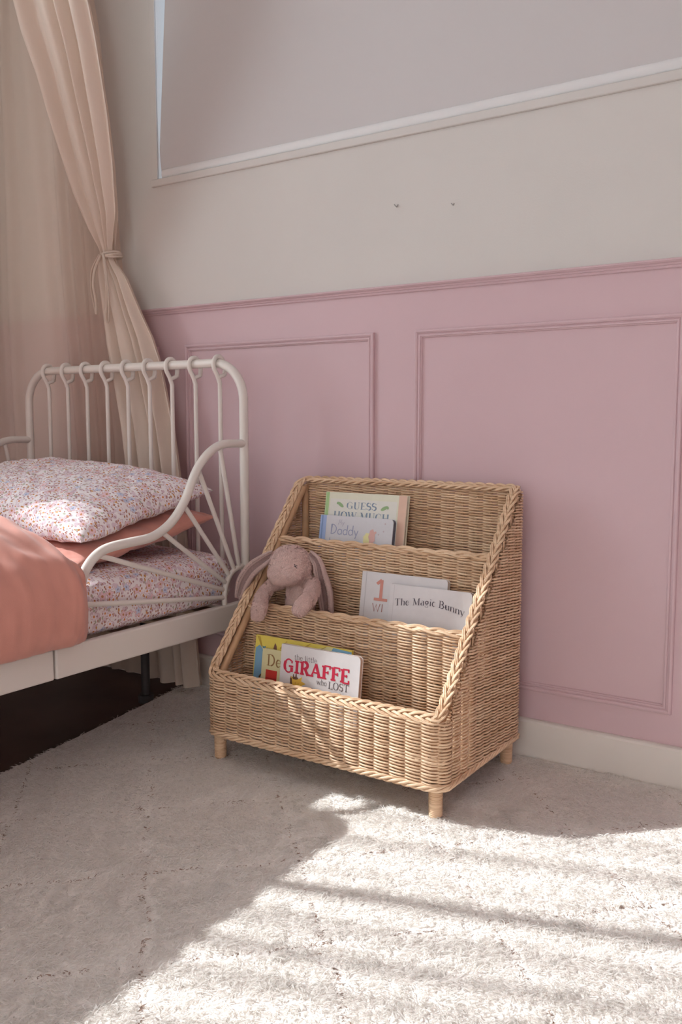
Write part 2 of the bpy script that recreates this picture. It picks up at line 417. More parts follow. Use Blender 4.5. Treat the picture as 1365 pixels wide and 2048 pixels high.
# roller blind: fabric + bottom rail
bl = empty('roller_blind', (-.78, .03, 2.26)); tag(bl, 'pale grey roller blind pulled down over the window above the pink panelling', 'blind')
b = MB()
bx0t, bx0b, bx1 = -1.868, -1.902, .34
zb, zt = 1.474, 2.25
nv = 24; V = np.zeros((nv, 40, 3))
for i in range(nv):
    t = i/(nv-1); z = zb + (zt-zb)*t
    k = np.clip((z-1.53)/(1.97-1.53), 0, 1.6)
    xl = -1.912 + .036*k + (0.006*max(0, (1.53-z)/.05))
    xs = np.linspace(xl, bx1, 40)
    V[i, :, 0] = xs; V[i, :, 1] = .006 + .0010*np.sin(xs*5+t*3); V[i, :, 2] = z
V2 = V.copy(); V2[:, :, 1] += .0008
b.grid(V); b.grid(V2[:, ::-1]); me = b.mesh('blind_fabric'); me.transform(Matrix.Translation((.78, -.03, -2.26)))
link('blind_fabric', me, M['blind'], bl, smooth=True)
b = MB(); b.tube([(-1.899, .004, 1.4705), (.335, .004, 1.4705)], .0055, 16, rz=.0125); me = b.mesh('bottom_rail'); me.transform(Matrix.Translation((.78, -.03, -2.26)))
link('bottom_rail', me, M['bar'], bl, smooth=True)
b = MB(); b.tube([(-1.85, .045, 2.262), (.335, .045, 2.262)], .022, 16); me = b.mesh('roller_tube'); me.transform(Matrix.Translation((.78, -.03, -2.26)))
link('roller_tube', me, M['bar'], bl, smooth=True)

# ---- window 2: the big sunny window in the left wall, with a gathered sheer curtain (out of frame)
w2 = empty('window_2', (XL, (LY0+LY1)/2, LZ0)); w2['kind'] = 'structure'
def w2b(name, a, c, mat):
    o = (XL, (LY0+LY1)/2, LZ0)
    return bevel_box(name, [a[i]-o[i] for i in range(3)], [c[i]-o[i] for i in range(3)], mat, w2, .002)
for (y0, y1) in ((LY0, LY0+.05), (LY1-.05, LY1), ((LY0+LY1)/2-.014, (LY0+LY1)/2+.014)):
    w2b('window_frame', (XL-.09, y0, LZ0), (XL-.05, y1, LZ1), M['trim'])
w2b('window_frame', (XL-.09, LY0+.05, LZ0), (XL-.05, LY1-.05, LZ0+.05), M['trim'])
w2b('window_frame', (XL-.09, LY0+.05, LZ1-.05), (XL-.05, LY1-.05, LZ1), M['trim'])
w2b('window_pane', (XL-.075, LY0+.05, LZ0+.05), (XL-.071, LY1-.05, LZ1-.05), M['glass'])
portal((XL-.11, (LY0+LY1)/2, (LZ0+LZ1)/2), (0, -PI/2, 0), LZ1-LZ0, LY1-LY0, 'window_light_portal')
def sheer_curtain():
    b = MB(); ys = np.linspace(LY0-.08, LY1+.1, 700); zs = np.linspace(FZ+.02, LZ1+.06, 10)
    V = np.zeros((len(zs), len(ys), 3))
    for i, z in enumerate(zs):
        ph = ys*2*PI/.115 + 1.8*np.sin(ys*7.3) + 1.0*np.sin(ys*17+2)
        V[i, :, 0] = XL+.075 + (.040+.012*np.sin(ys*9))*np.sin(ph+.15*np.sin(z*2)); V[i, :, 1] = ys + .021*np.sin(2*ph+.6); V[i, :, 2] = z
    b.grid(V); o = b.build('sheer_curtain', M['sheer'])
    tag(o, 'white sheer curtain gathered across the sunny window left of the bed', 'curtain')
sheer_curtain()

# ---- two little hooks left in the white wall
hooks = []
for k, (u, v, lab) in enumerate(((795, 412, 'tiny clear wall hook above the panelling, the left one of two'), (908, 409, 'tiny clear wall hook above the panelling, the right one of two'))):
    p = at(u, v, 1, 0)
    b = MB(); s = .0075 if k == 0 else .0055
    b.tube([(-s, -.001, s*.55), (0, -.0035, -s*.35), (s*.35, -.006, -s*.45), (s*.9, -.007, s*.2)], .0012, 6)
    o = b.build('wall_hook', simple('clear_hook_plastic', (.30,.28,.27), .3), loc=p); tag(o, lab, 'hook', 'wall hooks')

# ================================================================== THE RUG
def rug():
    root = empty('area_rug', (-.4, -1.2, FZ)); tag(root, 'cream shaggy rug with thin brown diamond lines covering the floor', 'rug')
    O = np.array((-.4, -1.2, FZ))
    XE = lambda y: -1.81 + .19*(-y)         # its edge under the bed
    b = MB(); e = [(XE(-.02), -.018), (XE(-2.9), -2.9), (1.1, -2.9), (1.1, -.018)]
    bot = [(x, y, FZ) for x, y in e]; top = [(x, y, 0) for x, y in e]
    b.add(np.array(bot+top)-O, [(0,3,2,1)[::-1], (4,5,6,7), (0,1,5,4), (1,2,6,5), (2,3,7,6), (3,0,4,7)])
    b.build('rug_backing', simple('rug_backing_weave', (.86,.83,.79), .95, .05, 30), root, smooth=False)
    # pile: curled flat yarn ends
    Fv = np.array(_F); Rv = np.array(_R); Uv = np.array(_U); C = np.array(CAM_POS)
    pts = []
    n_try = 900000
    P = np.stack([rng.uniform(-1.85, 1.1, n_try), rng.uniform(-2.9, -.02, n_try)], 1)
    P = P[P[:, 0] > XE(P[:, 1])]
    Q = np.c_[P, np.zeros(len(P))]-C; dz = Q @ Fv
    u = (Q @ Rv)/np.maximum(dz, .01)*FPX; v = -(Q @ Uv)/np.maximum(dz, .01)*FPX
    vis = (dz > .2) & (abs(u) < 860) & (v < 1400)
    keep = rng.uniform(size=len(P)) < np.where(vis, np.clip(1.55/np.maximum(dz, .5), .55, 1.0), .13)
    P = P[keep]; vis = vis[keep]; n = len(P)
    # diamond lattice: x+y and x-y families
    wob = .006*vnoise(P, 4, .3)
    d1 = np.abs(((P[:, 0]+P[:, 1]+wob*1.4-.25)+.185) % .37-.185)/1.414
    d2 = np.abs(((P[:, 0]-P[:, 1]+wob*1.4-.168)+.1835) % .367-.1835)/1.414
    dl = np.minimum(d1, d2)
    online = (dl < .0026) & (vnoise(P, 22, .7)+rng.uniform(-.5, .5, n) > .12)
    nearl = np.exp(-(dl/.010)**2)
    ln = rng.uniform(.011, .019, n)*(1+.22*vnoise(P, 14, .9))*(1-.42*nearl)
    ln = np.where(vis, ln, ln*1.1)
    wd = np.where(vis, rng.uniform(.0013, .0022, n), .0055)
    # lean direction: slowly varying field + random
    a = 2.4*vnoise(P, 2.2, .11)+1.7*vnoise(P, 13, .5)+rng.normal(0, .75, n) - .6
    lean = np.stack([np.cos(a), np.sin(a)], 1)
    lz = rng.uniform(.28, .80, n)
    base = np.c_[P, np.full(n, -.001)]
    curl = rng.normal(0, .9, n)
    K = 4
    V = np.zeros((n, K+1, 2, 3)); pos = base.copy(); el = np.arcsin(np.clip(lz, 0, 1)); aa = a.copy()
    fa = rng.uniform(0, PI, n)
    for k in range(K+1):
        wk = wd*(.8, 1.0, 1.0, .85, .35)[k]
        sd_ = np.stack([np.cos(fa)*np.sin(aa)*-1, np.cos(fa)*np.cos(aa), np.sin(fa)*.6], 1)
        V[:, k, 0] = pos - sd_*wk[:, None]*.5; V[:, k, 1] = pos + sd_*wk[:, None]*.5
        if k < K:
            st = ln/K
            pos = pos + np.stack([np.cos(aa)*np.cos(el), np.sin(aa)*np.cos(el), np.sin(el)], 1)*st[:, None]
            el = el-.28; aa = aa+curl*.42
    V[..., 2] = np.maximum(V[..., 2], -.001)
    V[..., 2] += (.0022*np.maximum(0, vnoise(P, 9, .21))*(1-nearl))[:, None, None]
    V -= O
    nv = n*(K+1)*2
    base_i = (np.arange(n)*(K+1)*2)[:, None, None]; kk = (np.arange(K)*2)[None, :, None]
    F = (base_i+kk+np.array([0, 1, 3, 2])[None, None, :]).reshape(-1, 4)
    me = bpy.data.meshes.new('pile')
    me.vertices.add(nv); me.vertices.foreach_set('co', V.reshape(-1))
    me.loops.add(len(F)*4); me.loops.foreach_set('vertex_index', F.ravel().astype(np.int32))
    me.polygons.add(len(F)); me.polygons.foreach_set('loop_start', (np.arange(len(F))*4).astype(np.int32))
    me.update(calc_edges=True)
    col = np.ones((n, 4)); t = rng.uniform(-.05, .05, n)
    col[:, :3] = np.array((.93,.91,.885))[None]*(1+t[:, None])
    col[online, :3] = np.array((.36,.265,.22))[None]*(1+rng.uniform(-.2, .4, online.sum()))[:, None]
    cv = np.repeat(col, (K+1)*2, axis=0)
    ca = me.color_attributes.new('pile_col', 'FLOAT_COLOR', 'POINT'); ca.data.foreach_set('color', cv.ravel())
    o = link('pile', me, M['pile'], root); o['kind'] = 'stuff'
    me.polygons.foreach_set('use_smooth', [True]*len(F))
rug()

# ================================================================== THE WICKER BOOK STAND
SX0, SX1, SYF, SYB = -1.354, -.755, -.436, -.060
ZB, ZR, ZT = .066, .197, .618
STW = .0357
def front_slope(y):       # height of the side panel at depth y
    t = np.clip((y-(SYF+.014))/((SYB-.022)-(SYF+.014)), 0, 1)
    return ZR + (ZT-ZR)*t
def weave(path, ztop, zbot, name, parent, s0=0.0, amp=.0042, pitch=.00315, stakes=True, rad=.00195):
    """path: plan polyline [(x,y)...]; ztop(x,y) top height; real in-and-out strands"""
    b = MB(); P, s = resample(path, .0062)
    T = np.gradient(P, axis=0); T /= np.linalg.norm(T, axis=1, keepdims=True); Nn = np.stack([T[:, 1], -T[:, 0]], 1)
    zt = ztop(P[:, 0], P[:, 1]); rows = int((zt.max()-zbot)/pitch)
    for r in range(rows):
        z = zbot + (r+.5)*pitch
        ok = zt > z
        if ok.sum() < 3: continue
        i0, i1 = np.argmax(ok), len(ok)-np.argmax(ok[::-1])
        ss = s[i0:i1]+s0
        ph = ss*PI/STW + (PI if r % 2 else 0)
        off = amp*np.tanh(1.6*np.sin(ph))/np.tanh(1.6)*(1+.12*math.sin(r*1.7)) + rng.normal(0, .00018, len(ss))
        zz = z + .00045*np.sin(ss*31+r*2.3) + rng.normal(0, .00012, len(ss)) + .0004*np.cos(ph)
        pts = np.c_[P[i0:i1]+Nn[i0:i1]*off[:, None], zz]
        if rng.uniform() < .5: pts = pts[::-1]
        rq = rad*rng.uniform(.93, 1.06); b.tube(pts, rq, 6, up=(0, 0, 1), rz=rq*1.13, caps=False)
    if stakes:
        k0 = math.ceil((s0)/STW-.5); k = k0
        while True:
            sp = (k+.5)*STW-s0
            if sp > s[-1]: break
            if sp >= 0:
                for dx in (-.0019, .0019):
                    q = np.array([np.interp(sp+dx, s, P[:, i]) for i in (0, 1)]); zt_ = float(np.interp(sp, s, zt))
                    if zt_-zbot > .02: b.tube([(q[0], q[1], zbot), (q[0], q[1], zt_)], .0014, 6)
            k += 1
    me = b.mesh(name); me.transform(Matrix.Translation(-Vector(parent.location)))
    return link(name, me, M['wicker'], parent, smooth=True)
def arc2(cx, cy, r, a0, a1, n=8): return [(cx+r*math.cos(a), cy+r*math.sin(a)) for a in np.linspace(a0, a1, n)]
stand = empty('wicker_book_stand', ((SX0+SX1)/2, (SYF+SYB)/2, 0))
tag(stand, 'natural woven rattan tiered book stand with braided rims standing on the rug', 'book stand')
SL = Vector(stand.location)
def spart(b, name, mat, smooth=True):
    me = b.mesh(name); me.transform(Matrix.Translation(-SL)); return link(name, me, mat, stand, smooth=smooth)
RC = .030
fp = arc2(SX0+RC, SYF+RC, RC, PI, 1.5*PI) + arc2(SX1-RC, SYF+RC, RC, 1.5*PI, 2*PI)
flat = lambda z: (lambda x, y: np.full(np.shape(x), z))
weave(fp, flat(ZR), ZB, 'front_panel', stand)
lenf = (SX1-SX0-2*RC)+PI*RC
weave([(SX1, SYF+RC), (SX1, SYB-.012)], lambda x, y: front_slope(y), ZB, 'side_panel', stand, lenf)
weave([(SX0, SYB-.012), (SX0, SYF+RC)], lambda x, y: front_slope(y), ZB, 'side_panel', stand, .01)
weave([(SX0+.008, SYB), (SX1-.008, SYB)], flat(ZT), ZB, 'back_panel', stand, .005)
D1Y, D1Z, D2Y, D2Z = -.303, .337, -.186, .480
weave([(SX0+.006, D1Y), (SX1-.006, D1Y)], flat(D1Z), .085, 'shelf_divider', stand, .012)
weave([(SX0+.006, D2Y), (SX1-.006, D2Y)], flat(D2Z), .225, 'shelf_divider', stand, .004)
# shelf floors of split cane
for (y0, y1, z) in ((SYF+.008, D1Y-.005, .082), (D1Y+.005, D2Y-.005, .228), (D2Y+.005, SYB-.005, .378)):
    b = MB(); n = int((y1-y0)/.0042)
    for i in range(n):
        y = y0+(i+.5)*(y1-y0)/n
        b.tube([(SX0+.006, y, z), (SX1-.006, y, z)], .0021, 6)
    spart(b, 'shelf_floor', M['wicker'])
# smooth cane poles lining the slanted sides inside
for sx in (SX0+.018, SX1-.018):
    b = MB(); b.tube([(sx, SYF+.020, ZR-.016), (sx, SYB-.028, ZT-.018)], .0095, 12); spart(b, 'frame_pole', M['rattan_pole'])
for (px, py) in ((SX0+.014, SYB-.014), (SX1-.014, SYB-.014)):
    b = MB(); b.tube([(px, py, ZB), (px, py, ZT-.01)], .009, 10); spart(b, 'frame_pole', M['rattan_pole'])
def braid(path, lat, nor, parent, name, W=.0105, Hh=.0045, period=.062, nb=3, rods=3, r=.0021, closed=False):
    """flat three-strand plait of doubled rods along a path with given lateral/normal frames"""
    P = np.asarray(path, float); lat = np.asarray(lat, float); nor = np.asarray(nor, float)
    d = np.r_[0, np.cumsum(np.linalg.norm(np.diff(P, axis=0), axis=1))]
    n = int(d[-1]/.0042); s = np.linspace(0, d[-1], n, endpoint=not closed)
    I = lambda A: np.stack([np.interp(s, d, A[:, i]) for i in range(3)], 1)
    Pp, La, No = I(P), I(lat), I(nor)
    La /= np.linalg.norm(La, axis=1, keepdims=True); No /= np.linalg.norm(No, axis=1, keepdims=True)
    per = d[-1]/max(1, round(d[-1]/period))
    b = MB()
    for k in range(nb):
        th = 2*PI*(s/per) + 2*PI*k/nb
        lo = W*np.sin(th); ho = Hh*np.sin(2*th)
        for j in range(rods):
            q = (j-(rods-1)/2)
            ph = .13*q
            lo = W*np.arcsin(.96*np.sin(th+ph*.8))/1.287 + q*r*1.45; ho = Hh*np.sin(2*th+ph*.6) + .0004*rng.normal()
            pts = Pp + La*lo[:, None] + No*(ho[:, None]+.0007*q*q)
            b.tube(pts, r*rng.uniform(.92, 1.08), 6, closed=closed, caps=False)
    me = b.mesh(name); me.transform(Matrix.Translation(-Vector(parent.location)))
    return link(name, me, M['wicker'], parent, smooth=True)
# main rim: loop front -> right slant -> back -> left slant
def rim_path():
    P, La, No = [], [], []
    yo, yi = SYF+.006, SYB-.010
    sl = np.array((0, yi-.016-yo, ZT-ZR)); sl /= np.linalg.norm(sl)
    nsl = np.array((0, -sl[2], sl[1]))
    nf = np.array((0, -.60, .80)); lf = np.array((0, .80, .60))
    def add(p, l, n): P.append(p); La.append(l); No.append(n)
    xr, xl = SX1-.010, SX0+.010
    c = .014
    # front, left to right
    for x in np.linspace(xl+c, xr-c, 30): add((x, yo, ZR+.003), lf, nf)
    # corner to the right slant
    add((xr-.004, yo+.003, ZR+.006), (-.6, .6, .5), (.1, -.7, .7))
    for t in np.linspace(.03, .97, 26): add((xr, yo+(yi-.016-yo)*t, ZR+.004+(ZT-ZR)*t), (-1, 0, 0), nsl)
    add((xr-.003, yi-.006, ZT+.003), (-.8, -.5, 0), (0, -.4, .9))
    for x in np.linspace(xr-.016, xl+.016, 30): add((x, yi+.006, ZT+.003), (0, -.9, -.45), (0, -.45, .9))
    add((xl+.003, yi-.006, ZT+.003), (.8, -.5, 0), (0, -.4, .9))
    for t in np.linspace(.97, .03, 26): add((xl, yo+(yi-.016-yo)*t, ZR+.004+(ZT-ZR)*t), (1, 0, 0), nsl)
    add((xl+.004, yo+.003, ZR+.006), (.6, .6, .5), (-.1, -.7, .7))
    P.append(P[0]); La.append(La[0]); No.append(No[0])
    return P, La, No
P_, La_, No_ = rim_path()
braid(P_, La_, No_, stand, 'braided_rim', W=.0098, Hh=.0036, nb=5, rods=2, period=.125, r=.0021, closed=True)
for (y, z) in ((D1Y, D1Z), (D2Y, D2Z)):
    xs = np.linspace(SX0+.012, SX1-.012, 20)
    braid([(x, y, z+.002) for x in xs], [(0, .8, .6)]*20, [(0, -.6, .8)]*20, stand, 'divider_rim', W=.0058, Hh=.0028, nb=3, rods=2, period=.13, r=.0023)
# rope border round the base
bp = [(SX0+.002, SYB-.01)] + arc2(SX0+RC, SYF+RC, RC+.0005, PI, 1.5*PI) + arc2(SX1-RC, SYF+RC, RC+.0005, 1.5*PI, 2*PI) + [(SX1-.002, SYB-.01)]
b = MB(); Pb, sb_ = resample(bp, .004)
T = np.gradient(Pb, axis=0); T /= np.linalg.norm(T, axis=1, keepdims=True); Nn = np.stack([T[:, 1], -T[:, 0]], 1)
for k in range(4):
    th = 2*PI*sb_/.085+k*PI/2
    b.tube(np.c_[Pb+Nn*(.0035*np.cos(th)+.002)[:, None], ZB-.0005+.0048*np.sin(th)], .0031, 7)
spart(b, 'base_border', M['wicker'])
# legs wrapped in cane
for (lx, ly) in ((SX0+.021, SYF+.021), (SX1-.024, SYF+.022), (SX0+.021, SYB-.020), (SX1-.022, SYB-.020)):
    b = MB(); zz = [.001]; rr = [.0115]
    z = .003
    while z < ZB+.004:
        for q in (0, .25, .5, .75): zz.append(z+q*.0036); rr.append(.0120+.0018*math.sin(q*PI*1.0+.1)+.0009*(z/ZB))
        z += .0036
    b.tube([(lx, ly, q) for q in zz], rr, 20); spart(b, 'leg', M['wicker'])

# ================================================================== LETTERING (own stroke glyphs)
def A_(cx, cy, rx, ry, a0, a1, n=12): return [(cx+rx*math.cos(math.radians(a)), cy+ry*math.sin(math.radians(a))) for a in np.linspace(a0, a1, n)]
# glyph: (advance, [(thick, pts)], [serifs (x,y,half)])
G = {}
def g(ch, adv, strokes, serifs=()): G[ch] = (adv, strokes, serifs)
g('G', .86, [(1, A_(.40,.5,.32,.5,140,220)), (0, A_(.40,.5,.32,.5,50,140)), (0, A_(.40,.5,.32,.5,220,300)), (1, [(.66,.40),(.66,.06)]), (0,[(.66,.93),(.66,.72)])], [(.60,.42,.15)])
g('U', .84, [(1, [(.18,1),(.18,.35)]+A_(.42,.32,.24,.32,180,250,6)), (0, A_(.42,.32,.24,.32,250,360,8)+[(.66,1)])], [(.18,1,.13),(.66,1,.11)])
g('E', .74, [(1, [(.2,0),(.2,1)]), (0, [(.2,1),(.62,1),(.62,.80)]), (0, [(.2,.52),(.48,.52)]), (0,[(.48,.62),(.48,.42)]), (0, [(.2,0),(.66,0),(.66,.22)])], [(.14,1,.10),(.14,0,.10)])
g('S', .66, [(0, A_(.32,.75,.22,.25,20,90)), (1, A_(.32,.75,.22,.25,90,230)+A_(.33,.27,.24,.27,50,-90)), (0, A_(.33,.27,.24,.27,-90,-170)), (0,[(.53,.98),(.53,.78)]), (0,[(.09,.04),(.09,.24)])])
g('H', .92, [(1, [(.2,0),(.2,1)]), (1, [(.72,0),(.72,1)]), (0, [(.2,.5),(.72,.5)])], [(.2,0,.13),(.2,1,.13),(.72,0,.13),(.72,1,.13)])
g('O', .88, [(1, A_(.43,.5,.34,.5,120,240)), (1, A_(.43,.5,.34,.5,-60,60)), (0, A_(.43,.5,.34,.5,60,120,6)), (0, A_(.43,.5,.34,.5,240,300,6))])
g('W', 1.16, [(1, [(.10,1),(.34,0)]), (0, [(.34,0),(.56,.95)]), (1, [(.56,.95),(.80,0)]), (0, [(.80,0),(1.04,1)])], [(.10,1,.12),(.56,1,.1),(1.04,1,.11)])
g('M', 1.06, [(0, [(.2,0),(.2,1)]), (1, [(.2,1),(.53,.08)]), (0, [(.53,.08),(.84,1)]), (1, [(.86,1),(.86,0)])], [(.2,0,.12),(.14,1,.10),(.86,0,.13),(.90,1,.10)])
g('C', .78, [(1, A_(.42,.5,.33,.5,130,230)), (0, A_(.42,.5,.33,.5,45,130)), (0, A_(.42,.5,.33,.5,230,315)), (0,[(.66,.95),(.66,.72)])])
g('T', .80, [(1, [(.40,0),(.40,1)]), (0, [(.08,.80),(.08,1),(.72,1),(.72,.80)])], [(.40,0,.15)])
g('B', .80, [(1, [(.2,0),(.2,1)]), (0, [(.2,1),(.42,1)]), (1, A_(.40,.76,.20,.24,90,-90)), (0, [(.2,.52),(.42,.52)]), (1, A_(.42,.26,.24,.26,90,-90)), (0, [(.2,0),(.44,0)])], [(.14,1,.1),(.14,0,.1)])
g('D', .88, [(1, [(.2,0),(.2,1)]), (0, [(.2,1),(.38,1)]), (1, A_(.36,.5,.38,.5,75,-75)), (0, A_(.36,.5,.38,.5,90,75,3)), (0, [(.2,0),(.38,0)]+A_(.36,.5,.38,.5,-85,-75,3))], [(.14,1,.1),(.14,0,.1)])
g('I', .44, [(1, [(.22,0),(.22,1)])], [(.22,0,.15),(.22,1,.15)])
g('R', .84, [(1, [(.2,0),(.2,1)]), (0, [(.2,1),(.42,1)]), (1, A_(.40,.75,.22,.25,90,-90)), (0, [(.2,.5),(.42,.5)]), (1, [(.42,.5),(.68,0)])], [(.2,0,.14),(.14,1,.1),(.70,0,.10)])
g('A', .90, [(0, [(.12,0),(.44,1)]), (1, [(.44,1),(.76,0)]), (0, [(.24,.34),(.64,.34)])], [(.12,0,.12),(.76,0,.14)])
g('F', .72, [(1, [(.2,0),(.2,1)]), (0, [(.2,1),(.64,1),(.64,.78)]), (0, [(.2,.52),(.50,.52)]), (0,[(.50,.64),(.50,.40)])], [(.2,0,.15),(.14,1,.10)])
g('L', .72, [(1, [(.2,0),(.2,1)]), (0, [(.2,0),(.64,0),(.64,.26)])], [(.2,1,.14),(.14,0,.1)])
g('h', .64, [(1, [(.14,0),(.14,1)]), (0, [(.14,.45)]+A_(.32,.45,.18,.20,150,60,5)), (1, A_(.32,.45,.18,.20,60,0,4)+[(.50,0)])], [(.14,0,.1),(.50,0,.1),(.10,1,.05)])
g('n', .64, [(1, [(.14,0),(.14,.64)]), (0, [(.14,.45)]+A_(.32,.45,.18,.20,150,60,5)), (1, A_(.32,.45,.18,.20,60,0,4)+[(.50,0)])], [(.14,0,.1),(.50,0,.1),(.10,.64,.05)])
g('u', .64, [(1, [(.14,.64),(.14,.2)]+A_(.30,.20,.16,.20,180,270,5)), (0, A_(.30,.20,.18,.20,270,340,4)), (1, [(.50,.64),(.50,0)])], [(.10,.64,.06),(.46,.64,.06),(.54,0,.05)])
g('e', .54, [(1, A_(.28,.32,.20,.32,100,280)), (0, A_(.28,.32,.20,.32,280,330,5)), (0, A_(.28,.32,.20,.32,0,100,6)), (0, [(.09,.34),(.48,.34)])])
g('a', .56, [(0, A_(.26,.48,.16,.16,160,60,5)), (1, A_(.26,.44,.16,.20,60,0,4)+[(.42,.04),(.50,.02)]), (1, A_(.25,.18,.16,.18,110,250)), (0, A_(.25,.18,.16,.18,250,350,5)), (0,[(.22,.36),(.42,.40)])])
g('g', .58, [(1, A_(.27,.43,.17,.21,90,270)), (1, A_(.27,.43,.17,.21,90,-90)), (0, [(.20,.22),(.14,.12),(.30,.04),(.44,-.06)]), (0, A_(.27,-.14,.20,.13,40,-220)), (0,[(.40,.58),(.52,.64)])])
g('i', .32, [(1, [(.15,0),(.15,.64)]), (1, [(.15,.84),(.15,.94)])], [(.15,0,.1),(.11,.64,.05)])
g('c', .50, [(1, A_(.28,.32,.20,.32,100,270)), (0, A_(.28,.32,.20,.32,45,100,5)), (0, A_(.28,.32,.20,.32,270,320,5))])
g('y', .60, [(1, [(.08,.64),(.30,.02)]), (0, [(.52,.64),(.24,-.20),(.10,-.26)])], [(.08,.64,.09),(.52,.64,.08)])
g('o', .58, [(1, A_(.28,.32,.20,.32,110,250)), (1, A_(.28,.32,.20,.32,-70,70)), (0, A_(.28,.32,.20,.32,70,110,4)), (0, A_(.28,.32,.20,.32,250,290,4))])
g('w', .84, [(1, [(.06,.64),(.22,0)]), (0, [(.22,0),(.40,.60)]), (1, [(.40,.60),(.56,0)]), (0, [(.56,0),(.76,.64)])], [(.06,.64,.08),(.76,.64,.08)])
g('t', .40, [(1, [(.18,.86),(.18,.10),(.24,0),(.34,.04)]), (0, [(.04,.62),(.34,.62)])])
g('l', .30, [(1, [(.14,0),(.14,1)])], [(.14,0,.1),(.10,1,.05)])
g(' ', .34, [])
g('k', .6, [(1, [(.14,0),(.14,1)]), (0, [(.14,.28),(.46,.64)]), (1, [(.24,.38),(.50,0)])])
g('1', .6, [(1, [(.34,0),(.34,1)]), (1, [(.34,1),(.12,.78)]), (1, [(.02,0),(.66,0)])])
# round hand-lettered lower case d / a for the picture-book title
HAND = {'D': (.74, [(1,[(.14,0),(.14,1)]+A_(.14,.5,.48,.5,90,-90,12))], ()), 'd': (.54, [(1, A_(.24,.27,.19,.27,40,320,14)), (1,[(.43,1),(.43,0)])], ()),
        'a': (.54, [(1, A_(.24,.27,.19,.27,40,320,14)), (1,[(.43,.52),(.43,0)])], ()), 'y': (.50, [(1,[(.06,.52),(.24,.02)]), (1,[(.42,.52),(.20,-.32)])], ()),
        'M': (.9, [(1,[(.08,0),(.2,1),(.42,.3),(.64,1),(.74,0)])], ()), 'W': (1.0, [(1,[(.06,1),(.26,0),(.48,.9),(.68,0),(.9,1)])], ()), 'I': (.3, [(1,[(.14,0),(.16,1)])], ()), 'b': (.54, [(1, A_(.28,.27,.19,.27,140,-140,14)), (1,[(.09,1),(.09,0)])], ())}
def stroke2(pts, w):
    """2D polyline -> quads"""
    P = np.asarray(pts, float); T = np.gradient(P, axis=0); T /= np.linalg.norm(T, axis=1, keepdims=True)+1e-9
    if len(P) > 2:   # mitre corners properly
        D = np.diff(P, axis=0); D /= np.linalg.norm(D, axis=1, keepdims=True)+1e-9
        T[0] = D[0]; T[-1] = D[-1]; T[1:-1] = D[:-1]+D[1:]; T /= np.linalg.norm(T, axis=1, keepdims=True)+1e-9
        sc_ = np.ones(len(P)); sc_[1:-1] = 1/np.clip(np.abs((T[1:-1]*D[1:]).sum(1)), .5, 1)
    else: sc_ = np.ones(len(P))
    Nn = np.stack([-T[:, 1], T[:, 0]], 1)*(w/2)*sc_[:, None]
    return P+Nn, P-Nn
def text_mesh(name, txt, height, thick, thin, serif, mat, parent, x, z, width=None, arc=None, hand=False, y=-.00055, italic=0):
    """text with its baseline starting at local (x,z); sits just proud of the cover"""
    b = MB(); cx = 0; quads = []
    for ch in txt:
        adv, strokes, serifs = (HAND if hand and ch in HAND else G)[ch]
        for (th, pts) in strokes:
            if len(pts) < 2: continue
            a, c = stroke2(pts, thick if th else thin)
            quads.append((a+[cx, 0], c+[cx, 0]))
        if serif:
            for (sx, sy, hf) in serifs:
                sw = thin if serif == 1 else thick*.62
                yy = sy - sw/2 if sy > .5 else sy + sw/2
                hf2 = hf*(1 if serif == 1 else 1.22)
                quads.append((np.array([(sx-hf2+cx, yy+sw/2), (sx+hf2+cx, yy+sw/2)]), np.array([(sx-hf2+cx, yy-sw/2), (sx+hf2+cx, yy-sw/2)])))
        cx += adv
    kx = height if width is None else width/cx
    lift = 0
    for a, c in quads:
        V = []
        for arr in (a, c):
            X = arr[:, 0]*kx; Z = arr[:, 1]*height; X = X + italic*Z
            if arc is not None: Z = Z + np.interp(X, arc[0], arc[1])
            V.append(np.c_[x+X, np.full(len(X), y-lift), z+Z])
        b.grid(np.array(V)); lift += 1.2e-6
    return b.build(name, mat, parent, smooth=False)
def shape(name, polys, mat, parent, y=-.0003):
    """filled flat polygons (fans) printed on a cover"""
    b = MB()
    for k, pl in enumerate(polys):
        P = np.array(pl, float); c = P.mean(0); n = len(P)
        V = np.c_[np.r_[P[:, 0], c[0]], np.full(n+1, y-k*3e-5), np.r_[P[:, 1], c[1]]]
        b.add(V, [((i+1) % n, i, n, n) for i in range(n)])
    return b.build(name, mat, parent, smooth=False)
def ell(cx, cz, rx, rz, rot=0, n=20, jag=0):
    o = []
    for i in range(n):
        a = 2*PI*i/n; k = 1+jag*(1 if i % 2 else -1)
        x, z = rx*k*math.cos(a), rz*k*math.sin(a); o.append((cx+x*math.cos(rot)-z*math.sin(rot), cz+x*math.sin(rot)+z*math.cos(rot)))
    return o
def rect(x0, z0, x1, z1): return [(x0,z0),(x1,z0),(x1,z1),(x0,z1)]

